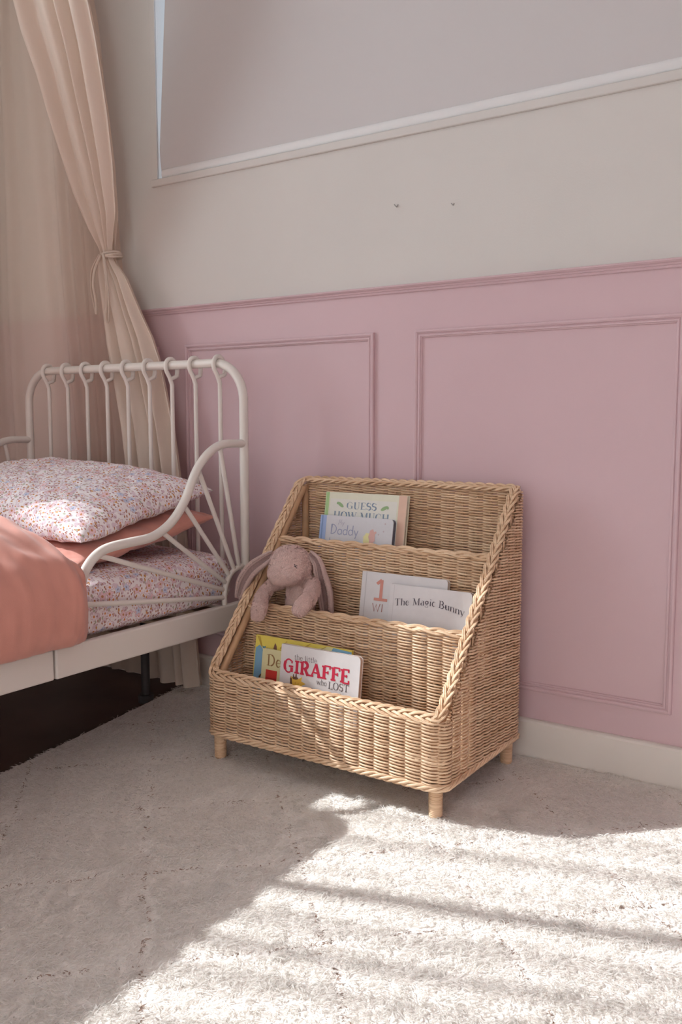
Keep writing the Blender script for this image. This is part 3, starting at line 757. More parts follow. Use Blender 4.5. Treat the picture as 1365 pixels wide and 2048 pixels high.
# ================================================================== BOOKS
def book(uvL, uvR, ytop, zfloor, thick, cover, label, corner=0.0, spine=None, page=(.72,.66,.58), slant=None):
    TL, TR = at(uvL[0], uvL[1], 1, ytop), at(uvR[0], uvR[1], 1, ytop)
    z = (TL.z+TR.z)/2; w = TR.x-TL.x
    h_v = z-zfloor
    lean = slant if slant is not None else .16
    Hh = h_v/math.cos(lean)
    root = empty('picture_book', (TL.x, ytop-Hh*math.sin(lean), zfloor), (-lean, 0, 0))
    tag(root, label, 'book', 'picture books in the wicker stand')
    def plate(name, y0, y1, inset, mat, r):
        bm = bmesh.new(); x0, x1, z0, z1 = 0, w-inset, 0+inset, Hh-inset
        pts = [(x0, z0)]
        if r: pts += [(x1-r+r*math.sin(a), z0+r-r*math.cos(a)) for a in np.linspace(0, PI/2, 7)] + [(x1-r+r*math.cos(a), z1-r+r*math.sin(a)) for a in np.linspace(0, PI/2, 7)]
        else: pts += [(x1, z0), (x1, z1)]
        pts += [(x0, z1)]
        f = bm.faces.new([bm.verts.new((px, y0, pz)) for px, pz in pts])
        ex = bmesh.ops.extrude_face_region(bm, geom=[f]); bmesh.ops.translate(bm, verts=[v for v in ex['geom'] if isinstance(v, bmesh.types.BMVert)], vec=(0, y1-y0, 0))
        bmesh.ops.recalc_face_normals(bm, faces=bm.faces[:])
        me = bpy.data.meshes.new(name); bm.to_mesh(me); bm.free(); return link(name, me, mat, root)
    ct = .0018
    fc_ = plate('front_cover', 0, ct, 0, ink(cover), corner)
    plate('back_cover', thick-ct, thick, 0, ink(cover), corner)
    plate('page_block', ct+.0001, thick-ct-.0001, .0025 if corner == 0 else .0006, simple('book_pages', page, .8, .08, 300), corner)
    b = MB(); b.box((-.0012, 0, 0), (0, thick, Hh)); b.build('spine', ink(spine or cover), root, smooth=False)
    return fc_, w, Hh
# --- top tier
r, w_, h_ = book((654,982), (816,993), -.098, .382, .013, (.76,.75,.60), 'large pale green book titled GUESS HOW MUCH at the back of the top tier', spine=(.36,.55,.25))
shape('cover_border', [rect(.001, 0, .010, h_-.0005)], ink((.40,.60,.27)), r); 
shape('cover_edge_tint', [rect(w_-.022, 0, w_-.0005, h_-.0005)], ink((.72,.49,.38)), r)
shape('cover_panel', [rect(.014, .01, w_-.026, h_-.016)], ink((.78,.77,.70)), r, y=-.0004)
text_mesh('title', 'GUESS', .0165, .17, .045, 1, ink((.22,.29,.38)), r, .063, h_-.0390, .086)
text_mesh('title', 'HOW MUCH', .0190, .17, .045, 1, ink((.22,.29,.38)), r, .026, h_-.0655, .160)
shape('leaf_picture', [ell(.045, h_-.030, .0105, .0042, -.55), ell(.037, h_-.0265, .004, .003, .4)], ink((.30,.45,.22)), r, y=-.0006)
shape('leaf_picture', [ell(.170, h_-.033, .0105, .0042, .45), ell(.179, h_-.031, .003, .004, .4)], ink((.30,.45,.22)), r, y=-.0006)
r, w_, h_ = book((643,1028), (788,1040), -.122, .382, .016, (.70,.70,.735), 'white board book titled My Daddy with a blue spine on the top tier', corner=.009, spine=(.25,.36,.60), page=(.13,.15,.20))
shape('spine_band', [rect(.0006, 0, .0175, h_-.0005)], ink((.36,.47,.74)), r); shape('spine_crease', [rect(.004, 0, .008, h_-.0006)], ink((.22,.32,.56)), r, y=-.0007)
text_mesh('title', 'My', .0125, .09, .09, 0, ink((.40,.38,.48)), r, .052, h_-.0215, .018, hand=True, italic=.2)
text_mesh('title', 'Daddy', .0235, .075, .075, 0, ink((.33,.36,.52)), r, .030, h_-.0450, .083, hand=True, italic=.06)
text_mesh('title', 'b', .0200, .075, .075, 0, ink((.33,.36,.52)), r, .030, h_-.0745, hand=True)
shape('cover_picture', [ell(.140, h_-.052, .013, .016, 0, 16, .06)], ink((.84,.80,.40)), r)
shape('cover_picture', [ell(.151, h_-.045, .009, .018, 0, 14, .10), ell(.151, h_-.030, .003, .003), ell(.160, h_-.034, .003, .003)], ink((.72,.44,.40)), r, y=-.0006)
shape('cover_dots', [ell(.185, h_-.012, .0022, .0022), ell(.182, h_-.030, .0022, .0022), ell(.169, h_-.038, .002, .002)], ink((.60,.52,.56)), r)
# --- middle tier
r, w_, h_ = book((727,1142), (897,1160), -.212, .232, .012, (.74,.72,.73), 'white board book with a big red number one behind The Magic Bunny', corner=.008)
shape('spine_crease', [rect(.0095, 0, .0115, h_-.001)], ink((.58,.56,.57)), r)
text_mesh('title', '1', .0440, .145, .12, 0, ink((.62,.27,.22)), r, .0335, h_-.0600, .0330)
text_mesh('title', 'WI', .0175, .10, .10, 0, ink((.42,.22,.20)), r, .0315, h_-.0870, .030, hand=True)
r, w_, h_ = book((783,1168), (946,1186), -.236, .232, .014, (.76,.735,.745), 'white board book titled The Magic Bunny in the middle tier', corner=.009, page=(.62,.50,.42))
shape('spine_crease', [rect(.0085, 0, .0098, h_-.001)], ink((.66,.63,.64)), r)
text_mesh('title', 'The Magic Bunny', .0150, .12, .035, 1, ink((.10,.085,.11)), r, .0125, h_-.0465, .170, arc=([0,.03,.07,.10,.13,.17], [0,.004,.0085,.0090,.005,-.0035]))
# --- front tier
r, w_, h_ = book((514,1268), (705,1302), -.332, .086, .006, (.80,.66,.13), 'thin yellow and blue picture book at the back of the front tier')
shape('sky_panel', [[(.001,0),(.042,0),(.048,h_-.055),(.046,h_-.034),(.036,h_-.026),(.024,h_-.032),(.012,h_-.022),(.001,h_-.030)]], ink((.22,.42,.60)), r)
shape('sky_panel', [[(w_-.052,h_-.001),(w_-.064,h_-.014),(w_-.075,h_-.04),(w_-.001,h_-.04),(w_-.001,h_-.004)]], ink((.26,.52,.72)), r)
shape('plant_picture', [ell(.026, h_-.030, .0055, .0075, .3, 9, .35), ell(.040, h_-.033, .0045, .006, -.5, 9, .35), ell(.031, h_-.046, .004, .010, .1, 9, .3)], ink((.08,.33,.48)), r, y=-.0007)
for pl_ in ([(.003,h_-.003),(.012,h_-.003),(.020,h_-.024),(.017,h_-.026)], [(.070,h_-.022),(.088,h_-.004),(.090,h_-.004),(.074,h_-.024)], [(.13,h_-.014),(.152,h_-.001),(.155,h_-.001),(.134,h_-.017)], [(.165,h_-.016),(.195,h_-.002),(.197,h_-.002),(.168,h_-.020)]):
    shape('brushed_stroke', [pl_], ink((.55,.38,.06)), r, y=-.0007)
shape('trunk_picture', [[(.052,h_-.026),(.056,h_-.012),(.061,h_-.019),(.063,h_-.030)]], ink((.20,.09,.07)), r, y=-.0008)
shape('pale_patch', [[(.14,h_-.018),(.20,h_-.001),(.215,h_-.001),(.20,h_-.03)]], ink((.80,.76,.42)), r, y=-.0005)
b = MB(); b.tube([(.033+.0125*math.cos(a), 0, h_-.098+.0145*math.sin(a)) for a in np.linspace(0, 2*PI, 25)[:-1]], .005, 6, closed=True, rz=.0008); b.build('ring_picture', ink((.22,.11,.05)), r, smooth=False)
r, w_, h_ = book((527,1297), (640,1316), -.352, .086, .008, (.74,.69,.40), 'pale yellow board book with a brown D and a red panel beside the giraffe book', slant=.13)
text_mesh('title', 'De', .0250, .13, .05, 1, ink((.34,.20,.08)), r, .0125, h_-.0365, .042)
shape('red_panel', [rect(.012, h_-.082, .044, h_-.046)], ink((.60,.045,.035)), r)
shape('red_panel_slats', [rect(.0125, h_-.0655, .0435, h_-.064), rect(.020, h_-.082, .0213, h_-.066), rect(.028, h_-.082, .0293, h_-.066), rect(.036, h_-.082, .0373, h_-.066)], ink((.30,.02,.02)), r, y=-.0006)
r, w_, h_ = book((565,1290), (722,1312), -.372, .086, .012, (.78,.755,.76), 'white board book titled the little GIRAFFE who LOST in the front tier', corner=.009, page=(.55,.40,.32), slant=.12)
wg = w_
text_mesh('title', 'the little', .0118, .09, .06, 1, ink((.22,.19,.20)), r, .036*wg/.208, h_-.0295, .062*wg/.208)
text_mesh('title', 'GIRAFFE', .0285, .215, .115, 2, ink((.60,.03,.075)), r, .0085, h_-.0595, .176*wg/.208)
text_mesh('title', 'who', .0120, .09, .06, 1, ink((.14,.12,.13)), r, .100*wg/.208, h_-.0735, .027*wg/.208)
text_mesh('title', 'LOST', .0150, .11, .06, 1, ink((.14,.12,.13)), r, .130*wg/.208, h_-.0775, .054*wg/.208)
shape('title_dot', [ell(.121*wg/.208, h_-.094, .001, .001)], ink((.14,.12,.13)), r)
shape('giraffe_picture', [ell(.046, h_-.082, .0155, .0135, -.1, 20, .05), [(.058,h_-.074),(.071,h_-.078),(.059,h_-.084)], [(.034,h_-.074),(.028,h_-.066),(.040,h_-.070)], [(.050,h_-.071),(.060,h_-.064),(.058,h_-.076)]], ink((.80,.50,.08)), r)
shape('giraffe_mane', [ell(.031, h_-.078, .003, .0105, .1, 12, .15), ell(.037, h_-.067, .0018, .006), ell(.044, h_-.065, .0018, .006), ell(.042, h_-.0695, .008, .003)], ink((.16,.08,.05)), r, y=-.0007)
shape('giraffe_face', [ell(.043, h_-.080, .001, .002), ell(.051, h_-.081, .001, .002), ell(.056, h_-.088, .0015, .002)], ink((.55,.28,.05)), r, y=-.0008)

# ================================================================== THE PLUSH BUNNY
def fur(V, F, per_m2, ln, wd, col, seed=1):
    """numpy tufts scattered over a triangulated surface -> verts, faces, colours"""
    r = np.random.default_rng(seed)
    A, B, Cc = V[F[:, 0]], V[F[:, 1]], V[F[:, 2]]
    nn = np.cross(B-A, Cc-A); ar = np.linalg.norm(nn, axis=1)/2; nn /= (2*ar[:, None]+1e-12)
    n = int(ar.sum()*per_m2); fi = r.choice(len(F), n, p=ar/ar.sum())
    u, v = r.uniform(size=n), r.uniform(size=n); m = u+v > 1; u[m] = 1-u[m]; v[m] = 1-v[m]
    P = A[fi]+(B-A)[fi]*u[:, None]+(Cc-A)[fi]*v[:, None]; Nn = nn[fi]
    rv = r.normal(size=(n, 3)) + np.stack([vnoise(P, 55, .1+k) for k in range(3)], 1)*1.5 + np.array((0, 0, -.5))
    T = rv-Nn*(rv*Nn).sum(1)[:, None]; T /= np.linalg.norm(T, axis=1, keepdims=True)+1e-9
    S = np.cross(Nn, T)
    l = ln*r.uniform(.6, 1.3, n)*(1+.3*vnoise(P, 40, .4)); w_ = wd*r.uniform(.7, 1.2, n)
    rows = []
    for (t, hgt, ww) in ((0, -.05, .9), (.45, .55, 1.0), (1.05, .62, .3)):
        c = P+T*(l*t)[:, None]+Nn*(l*hgt)[:, None]
        rows.append((c-S*w_[:, None]*ww*.5, c+S*w_[:, None]*ww*.5))
    VV = np.stack([x for rr in rows for x in rr], 1).reshape(-1, 3)
    base = (np.arange(n)*6)[:, None]
    FF = np.vstack([base+np.array([[0,1,3,2]]), base+np.array([[2,3,5,4]])])
    cc = np.ones((n, 4)); cc[:, :3] = np.array(col)[None]*(1+r.uniform(-.08, .08, n))[:, None]
    return VV, FF, np.repeat(cc, 6, axis=0)
def blob_mesh(balls, voxel=.003, smooth=2):
    """union of tapered capsules/ellipsoids -> one continuous surface (verts, tris)"""
    bm = bmesh.new()
    for bl_ in balls:
        if bl_[0] == 'e':
            _, c, r, rot = bl_
            mt = Matrix.Translation(c) @ rot.to_4x4() @ Matrix.Diagonal((r[0], r[1], r[2], 1))
            bmesh.ops.create_icosphere(bm, subdivisions=3, radius=1, matrix=mt)
        else:
            _, pts, rad = bl_
            P = spline(pts, 28); R = np.interp(np.linspace(0, 1, 28), np.linspace(0, 1, len(rad)), rad)
            for p_, r_ in zip(P, R): bmesh.ops.create_icosphere(bm, subdivisions=2, radius=r_, matrix=Matrix.Translation(p_))
    me = bpy.data.meshes.new('tmp'); bm.to_mesh(me); bm.free()
    o = bpy.data.objects.new('tmp', me); COL.objects.link(o)
    md = o.modifiers.new('r', 'REMESH'); md.mode = 'VOXEL'; md.voxel_size = voxel; md.use_smooth_shade = True
    ms = o.modifiers.new('s', 'SMOOTH'); ms.iterations = smooth*3; ms.factor = .5
    dg = bpy.context.evaluated_depsgraph_get(); m2 = bpy.data.meshes.new_from_object(o.evaluated_get(dg))
    bpy.data.objects.remove(o); bpy.data.meshes.remove(me)
    m2.calc_loop_triangles()
    V = np.zeros(len(m2.vertices)*3); m2.vertices.foreach_get('co', V); V = V.reshape(-1, 3)
    F = np.zeros(len(m2.loop_triangles)*3, np.int32); m2.loop_triangles.foreach_get('vertices', F); F = F.reshape(-1, 3)
    bpy.data.meshes.remove(m2)
    return V, F
def furry(name, V, F, col, parent, per=9e5, ln=.0034, wd=.0013, seed=1):
    FV, FF, FC = fur(V, F, per, ln, wd, col, seed)
    b = MB(); b.add(V, np.c_[F, F[:, 2]]); b.add(FV, FF)
    me = b.mesh(name); me.transform(Matrix.Translation(-Vector(parent.location)))
    cc = np.ones((len(V), 4)); cc[:, :3] = np.array(col)*.8
    cv = np.vstack([cc, FC])
    ca = me.color_attributes.new('pile_col', 'FLOAT_COLOR', 'POINT'); ca.data.foreach_set('color', cv.ravel())
    return link(name, me, M['plush'], parent, smooth=True)
bun = empty('plush_bunny', (-1.235, -.245, .235)); tag(bun, 'dusty pink plush bunny slumped with its arms over the middle rim of the wicker stand', 'soft toy')
hc = at(583, 1131, 1, -.280)
EYE = Matrix.Identity(3)
tilt = Matrix.Rotation(.25, 3, 'Y')
tor0 = Vector((hc.x+.004, -.252, .385)); tor1 = Vector((hc.x+.002, -.246, .262))
body = [('e', hc, (.0505, .047, .0455), tilt), ('e', hc+Vector((-.006, -.024, -.016)), (.036, .030, .028), EYE), ('e', hc+Vector((.016, -.020, -.012)), (.030, .028, .026), EYE),
        ('c', [tuple(tor0+Vector((0,0,.02))), tuple(tor0), tuple((tor0+tor1)/2), tuple(tor1)], [.024, .030, .036, .034]),
        ('c', [tuple(at(562,1166,1,-.268)), tuple(at(543,1172,1,-.290)), tuple(at(526,1192,1,-.322)), tuple(at(520,1212,1,-.346)), tuple(at(516,1229,1,-.348))], [.013, .0135, .0150, .0165, .0150]),
        ('c', [tuple(at(612,1162,1,-.262)), tuple(at(626,1170,1,-.282)), tuple(at(622,1190,1,-.312)), tuple(at(609,1208,1,-.344)), tuple(at(600,1219,1,-.350))], [.015, .0160, .0165, .0175, .0160]),
        ('c', [tuple(tor1), tuple(tor1+Vector((.045, .005, -.006))), tuple(tor1+Vector((.09, .0, -.008)))], [.02, .019, .018])]
V, F = blob_mesh(body)
F = F[:, ::1]
PINK = (.80,.60,.555)
furry('body', V, F, PINK, bun, 1.15e6, .0043, .0013, 3)
# eyes and nose stitching
for (u, v, y) in ((592, 1133, -.330),):
    p = at(u, v, 1, y); b = MB(); b.tube([tuple(Vector(p)+Vector(d)-bun.location) for d in ((-.003,0,.005),(0,-.002,0),(.003,0,-.004))], .0009, 6); b.build('eye', ink((.06,.05,.06)), bun)
    b = MB(); b.tube([tuple(Vector(p)+Vector(d)-bun.location) for d in ((-.004,0,-.001),(.001,-.002,.001),(.004,0,.003))], .0007, 6); b.build('eye_stitch', ink((.06,.05,.06)), bun)
def ear(pts, widths, side, name, seed):
    """flattened folded ear: outer plush, darker soft lining in the fold"""
    P = spline(pts, 30); W = np.interp(np.linspace(0, 1, 30), np.linspace(0, 1, len(widths)), widths)
    T = np.gradient(P, axis=0); T /= np.linalg.norm(T, axis=1, keepdims=True)
    vd = np.array(CAM_POS)-P; vd = np.array(side)[None]*np.ones((30, 1)); S = np.cross(T, vd); S /= np.linalg.norm(S, axis=1, keepdims=True); Nn = np.cross(S, T)
    def lay(prof, flip=False):
        n = len(prof); Vv = np.zeros((30, n, 3))
        for j, (a, h) in enumerate(prof): Vv[:, j] = P+S*(W*a)[:, None]+Nn*(W*h)[:, None]
        i = np.arange(29)[:, None]*n; jj = np.arange(n)[None, :]; j2 = (jj+1) % n
        q = np.stack([i+jj, i+j2, i+n+j2, i+n+jj], -1).reshape(-1, 4)
        Fc = np.vstack([q[:, [0,1,2]], q[:, [0,2,3]]])
        if flip: Fc = Fc[:, ::-1]
        return Vv.reshape(-1, 3), Fc
    # U-shaped cross section with rolled lips
    prof = [(-.50,.10),(-.44,.30),(-.30,.34),(-.20,.20),(-.12,.02),(0,-.05),(.12,.02),(.20,.20),(.30,.34),(.44,.30),(.50,.10),(.42,-.12),(.2,-.26),(0,-.30),(-.2,-.26),(-.42,-.12)]
    Vv, Fc = lay(prof)
    cen = P.mean(0)
    eo = furry(name, Vv, Fc[:, ::-1], (.76,.57,.53), bun, 1.0e6, .0026, .0011, seed)
    # lining
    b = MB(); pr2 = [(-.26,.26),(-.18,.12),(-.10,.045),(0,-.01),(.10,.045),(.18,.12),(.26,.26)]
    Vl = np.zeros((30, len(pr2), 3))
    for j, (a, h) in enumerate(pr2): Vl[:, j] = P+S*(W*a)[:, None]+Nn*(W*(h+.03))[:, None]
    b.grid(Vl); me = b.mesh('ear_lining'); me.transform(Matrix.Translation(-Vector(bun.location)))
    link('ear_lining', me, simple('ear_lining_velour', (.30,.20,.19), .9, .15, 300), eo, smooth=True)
ear([tuple(at(549,1108,1,-.262)), tuple(at(528,1122,1,-.275)), tuple(at(505,1140,1,-.285)), tuple(at(488,1166,1,-.290)), tuple(at(477,1196,1,-.292))], [.022,.032,.037,.036,.018], (.25,-.9,.35), 'ear', 11)
ear([tuple(at(620,1106,1,-.262)), tuple(at(636,1124,1,-.262)), tuple(at(644,1152,1,-.255)), tuple(at(652,1184,1,-.246)), tuple(at(656,1224,1,-.24))], [.018,.026,.034,.040,.034], (.1,-1,.1), 'ear', 12)

# ================================================================== THE BED
BX_L, BX_R, BY, BH = -2.316, -1.466, -.163, .915
BEND = -2.08
bed = empty('bed', ((BX_L+BX_R)/2, BY, FZ)); tag(bed, 'cream white metal child bed frame with hooked spindles and curved side guards', 'bed')
BL = Vector(bed.location)
def bpart(b, name, mat=None, smooth=True):
    me = b.mesh(name); me.transform(Matrix.Translation(-BL)); return link(name, me, mat or M['bed'], bed, smooth=smooth)
def hoop(y, top, name):
    r = .095; b = MB()
    pts = [(BX_L, y, FZ+.0005), (BX_L, y, top-r)] + [(BX_L+r-r*math.cos(a), y, top-r+r*math.sin(a)) for a in np.linspace(0, PI/2, 12)[1:]] + \
          [(BX_R-r+r*math.sin(a), y, top-r+r*math.cos(a)) for a in np.linspace(0, PI/2, 12)] + [(BX_R, y, .001)]
    P, _ = resample(pts, .012); b.tube(P, .0115, 14); bpart(b, name)
hoop(BY, BH, 'headboard_tube'); 
xs_bar = [-2.226+.0845*i for i in range(9)]
def spindle(x, y, top, name='spindle'):
    b = MB(); rr = .0165
    hook = [(x, y-rr*math.cos(a)*1.0, top+rr*math.sin(a)*1.05) for a in np.linspace(-.9, PI+.75, 22)]
    # hook: from behind, over the tube and down the front into the straight rod
    P = [(x+.010, y+.014, top-.030), (x+.007, y+.019, top-.012)] + [(x+.004-.004*i/10, y+rr*math.cos(a), top+rr*math.sin(a)) for i, a in enumerate(np.linspace(.1, PI-.1, 11))] + \
        [(x, y-.015, top-.014), (x+.003, y-.006, top-.032), (x+.006, y, top-.052), (x+.006, y, .40), (x+.006, y, .285)]
    Pm = spline(P[:-2], 60); Pm = np.vstack([Pm, np.array(P[-2:])])
    b.tube(Pm, .0058, 10); so_ = bpart(b, name)
    b = MB(); b.tube([(x+.006, y-.003, top-.036), (x+.012, y+.010, top-.030), (x+.010, y+.015, top-.024)], .0052, 8); bpart(b, 'spindle_clasp').parent = so_
for x in xs_bar: spindle(x, BY, BH)
hoop(BEND, .78, 'footboard_tube')
for x in xs_bar: spindle(x, BEND, .78)
# side rails with the extension sleeve
def rail(x, sgn):
    for (y0, y1, g0) in ((-.765, BY-.006, 0), (BEND+.006, -.769, -.0012)):
        b = bevel_box('side_rail', (x-.010-BL.x, y0-BL.y, .2475-BL.z), (x+.010+g0*sgn-BL.x, y1-BL.y, .3105-BL.z), M['bed'], bed, .004, 3)
rail(BX_R, 1); rail(BX_L, -1)
b = MB(); b.box((BX_L+.01, BY-.012, .255), (BX_R-.01, BY+.006, .285)); bpart(b, 'cross_rail', smooth=False)
b = MB(); b.box((BX_L+.01, BEND-.006, .255), (BX_R-.01, BEND+.012, .285)); bpart(b, 'cross_rail', smooth=False)
b = MB()
for i in range(14):
    y = BY-.10-i*.135; b.box((BX_L+.012, y-.03, .287), (BX_R-.012, y+.03, .297))
bpart(b, 'slat_base', simple('pale_bed_slats', (.55,.42,.30), .6, .1, 20), smooth=False)
b = MB(); b.box((-1.905, BEND+.02, .235), (-1.865, BY-.02, .262)); bpart(b, 'mid_beam', M['dark'], smooth=False)
for y in (-.20, -1.1):
    b = MB(); b.tube([(-1.80, y, FZ+.004), (-1.80, y, .24)], .012, 10); b.tube([(-1.80, y, FZ+.0005), (-1.80, y, .012)], .022, 12); bpart(b, 'support_leg', M['dark'])
# curved guards with fanned spokes
GP = [(-.163,.711),(-.20,.7115),(-.236,.711),(-.268,.704),(-.295,.690),(-.318,.672),(-.340,.648),(-.358,.618),(-.375,.588),(-.397,.560),(-.425,.535),(-.458,.517),(-.495,.506),(-.545,.503),(-.595,.500),(-.630,.494),(-.656,.480),(-.675,.461),(-.688,.436),(-.694,.405),(-.697,.36),(-.698,.300)]
SPK = [((-.254,.703),(-.189,.400)), ((-.333,.655),(-.208,.397)), ((-.384,.573),(-.229,.387)), ((-.455,.515),(-.241,.367)), ((-.644,.486),(-.250,.350)), ((-.690,.387),(-.250,.330))]
HUB = [(-.163,.400),(-.190,.398),(-.216,.388),(-.234,.368),(-.243,.345),(-.245,.300)]
for x in (BX_R, BX_L):
    b = MB(); P = spline([(x, y, z) for y, z in GP], 90); b.tube(P, .0105, 14); bpart(b, 'side_guard')
    b = MB(); P = spline([(x, y, z) for y, z in HUB], 30); b.tube(P, .0068, 10); bpart(b, 'guard_hub')
    for (a, c) in SPK:
        b = MB(); b.tube([(x, a[0], a[1]), (x, c[0], c[1])], .0058, 10); bpart(b, 'guard_spoke')

# ---- soft things with UVs in metres
def softgrid(name, V, UV, mat, parent, closed_thick=None):
    a, b_ = V.shape[:2]; m = MB(); m.grid(V); me = m.mesh(name)
    uvl = me.uv_layers.new(name='UVMap')
    li = np.zeros(len(me.loops), np.int32); me.loops.foreach_get('vertex_index', li)
    uvl.data.foreach_set('uv', UV.reshape(-1, 2)[li].ravel())
    if parent: me.transform(Matrix.Translation(-Vector(parent.location)))
    return link(name, me, mat, parent, smooth=True)
def wrinkle(P, amp, f, seed):
    return amp*vnoise(P, f, seed)
# mattress with fitted floral sheet (superellipse cross-section swept along Y)
mat_e = empty('mattress', (-1.89, -1.12, .298)); tag(mat_e, 'mattress in a white floral fitted sheet lying in the cream bed frame', 'mattress')
def mattress():
    x0, x1, y0, y1, z0, z1 = -2.300, -1.478, -.185, -2.05, .299, .437
    nu, nv = 150, 240
    cx, cz, hx, hz = (x0+x1)/2, (z0+z1)/2, (x1-x0)/2, (z1-z0)/2
    V = np.zeros((nv, nu, 3)); UV = np.zeros((nv, nu, 2))
    for i in range(nv):
        t = i/(nv-1); y = y0+(y1-y0)*t
        e = min(1, min((y0-y), (y-y1))/.055+1e-4); k = max(1e-3, 1-(1-e)**3)**.6 if e < 1 else 1
        for j in range(nu):
            a = 2*PI*j/(nu-1); c, s = math.cos(a), math.sin(a)
            X = (abs(c)**.20)*(1 if c > 0 else -1); Z = (abs(s)**.36)*(1 if s > 0 else -1)
            V[i, j] = (cx+hx*X*(.93+.07*k), y, cz+hz*Z*k); UV[i, j] = (a*.16+.3, y)
    # proper arc-length UVs around the section
    for i in range(nv):
        d = np.r_[0, np.cumsum(np.linalg.norm(np.diff(V[i][:, [0, 2]], axis=0), axis=1))]; UV[i, :, 0] = d
    Pn = V.reshape(-1, 3); dz = (.004*vnoise(Pn*np.array([[3, 1, 1]]), 5, .4)+.003*vnoise(Pn, 14, .8)).reshape(nv, nu)
    up = np.clip((V[..., 2]-cz)/hz, 0, 1)
    V[..., 2] += dz*up; V[..., 0] += (.0035*vnoise(np.c_[Pn[:, 1]*1.0+Pn[:, 2]*1.5, Pn[:, 2]*1.2], 13, .33)).reshape(nv, nu)*(1-up*.7)*np.sign(V[..., 0]-cx)
    V[..., 0] = np.minimum(V[..., 0], BX_R-.0115)
    softgrid('fitted_sheet', V, UV, M['floral'], mat_e)
mattress()

def pillow(name, label, cat, center, size, rot, mat, seed, puff=1.0, droop=None, ng=120, flap=False, bot=1.0, seamc=None):
    """cushion with pinched corners; local x,y half-sizes, z half thickness"""
    hx, hy, hz = size
    root = empty(name, center, rot); tag(root, label, cat)
    u = np.sin(np.linspace(-PI/2, PI/2, ng)); U, W = np.meshgrid(u, u)
    def side(sg):
        q = (np.clip(1-np.abs(U)**3.0, 0, 1)*np.clip(1-np.abs(W)**3.4, 0, 1))**.44
        edge = 1-.075*(np.abs(W)**2*0+1-np.abs(U)**2*0)*0
        # edges bow in between the corners
        X = hx*U*(1-.055*(1-W**2)*np.abs(U)**3); Y = hy*W*(1-.06*(1-U**2)*np.abs(W)**3)
        Pn = np.c_[X.ravel(), Y.ravel()]
        wr = (.0045*vnoise(Pn, 7, seed)+.0025*vnoise(Pn*np.array([[1, 2.2]]), 15, seed+.2)).reshape(U.shape)
        if flap: q = q*(1-.88*np.clip((U-.50)/.24, 0, 1)**2*(3-2*np.clip((U-.50)/.24, 0, 1)))
        rad = np.hypot(U, W); crease = .006*np.sin(np.arctan2(W, U)*9+seed*5)*np.clip(rad-.55, 0, 1)**1.2
        Z = sg*hz*q*puff + (wr+crease)*(q**.3)
        if droop is not None: Z = Z + droop(X, Y)
        return np.stack([X, Y, Z], -1)
    Vt, Vb = side(1), side(-bot)
    b = MB(); b.grid(Vt); b.grid(Vb[:, ::-1])
    me = b.mesh('pillowcase'); uvl = me.uv_layers.new(name='UVMap')
    dU = np.c_[np.zeros(ng), np.cumsum(np.linalg.norm(np.diff(Vt, axis=1), axis=2), 1)]; dW = np.vstack([np.zeros(ng), np.cumsum(np.linalg.norm(np.diff(Vt, axis=0), axis=2), 0)])
    UVa = np.stack([dU-dU[:, ng//2][:, None], dW-dW[ng//2][None]], -1).reshape(-1, 2); UVb = (np.stack([U*hx*1.05, W*hy*1.05], -1)+.7)[:, ::-1].reshape(-1, 2)
    UV = np.vstack([UVa, UVb]); li = np.zeros(len(me.loops), np.int32); me.loops.foreach_get('vertex_index', li)
    uvl.data.foreach_set('uv', UV[li].ravel())
    pc_ = link('pillowcase', me, mat, root, smooth=True)
    return root
pillow('pillow', 'plain terracotta pink pillow lying under the floral pillow', 'pillow', (-1.898, -.420, .490), (.370, .222, .052), (math.radians(9), 0, math.radians(-1)), M['terracotta'], .31, puff=.85)
pillow('pillow', 'white pillow with small pink and rust flowers lying on top of the terracotta pillow', 'pillow', (-1.910, -.420, .563), (.385, .210, .080), (math.radians(12), math.radians(2), math.radians(-1)), M['floral'], .57, bot=.5)

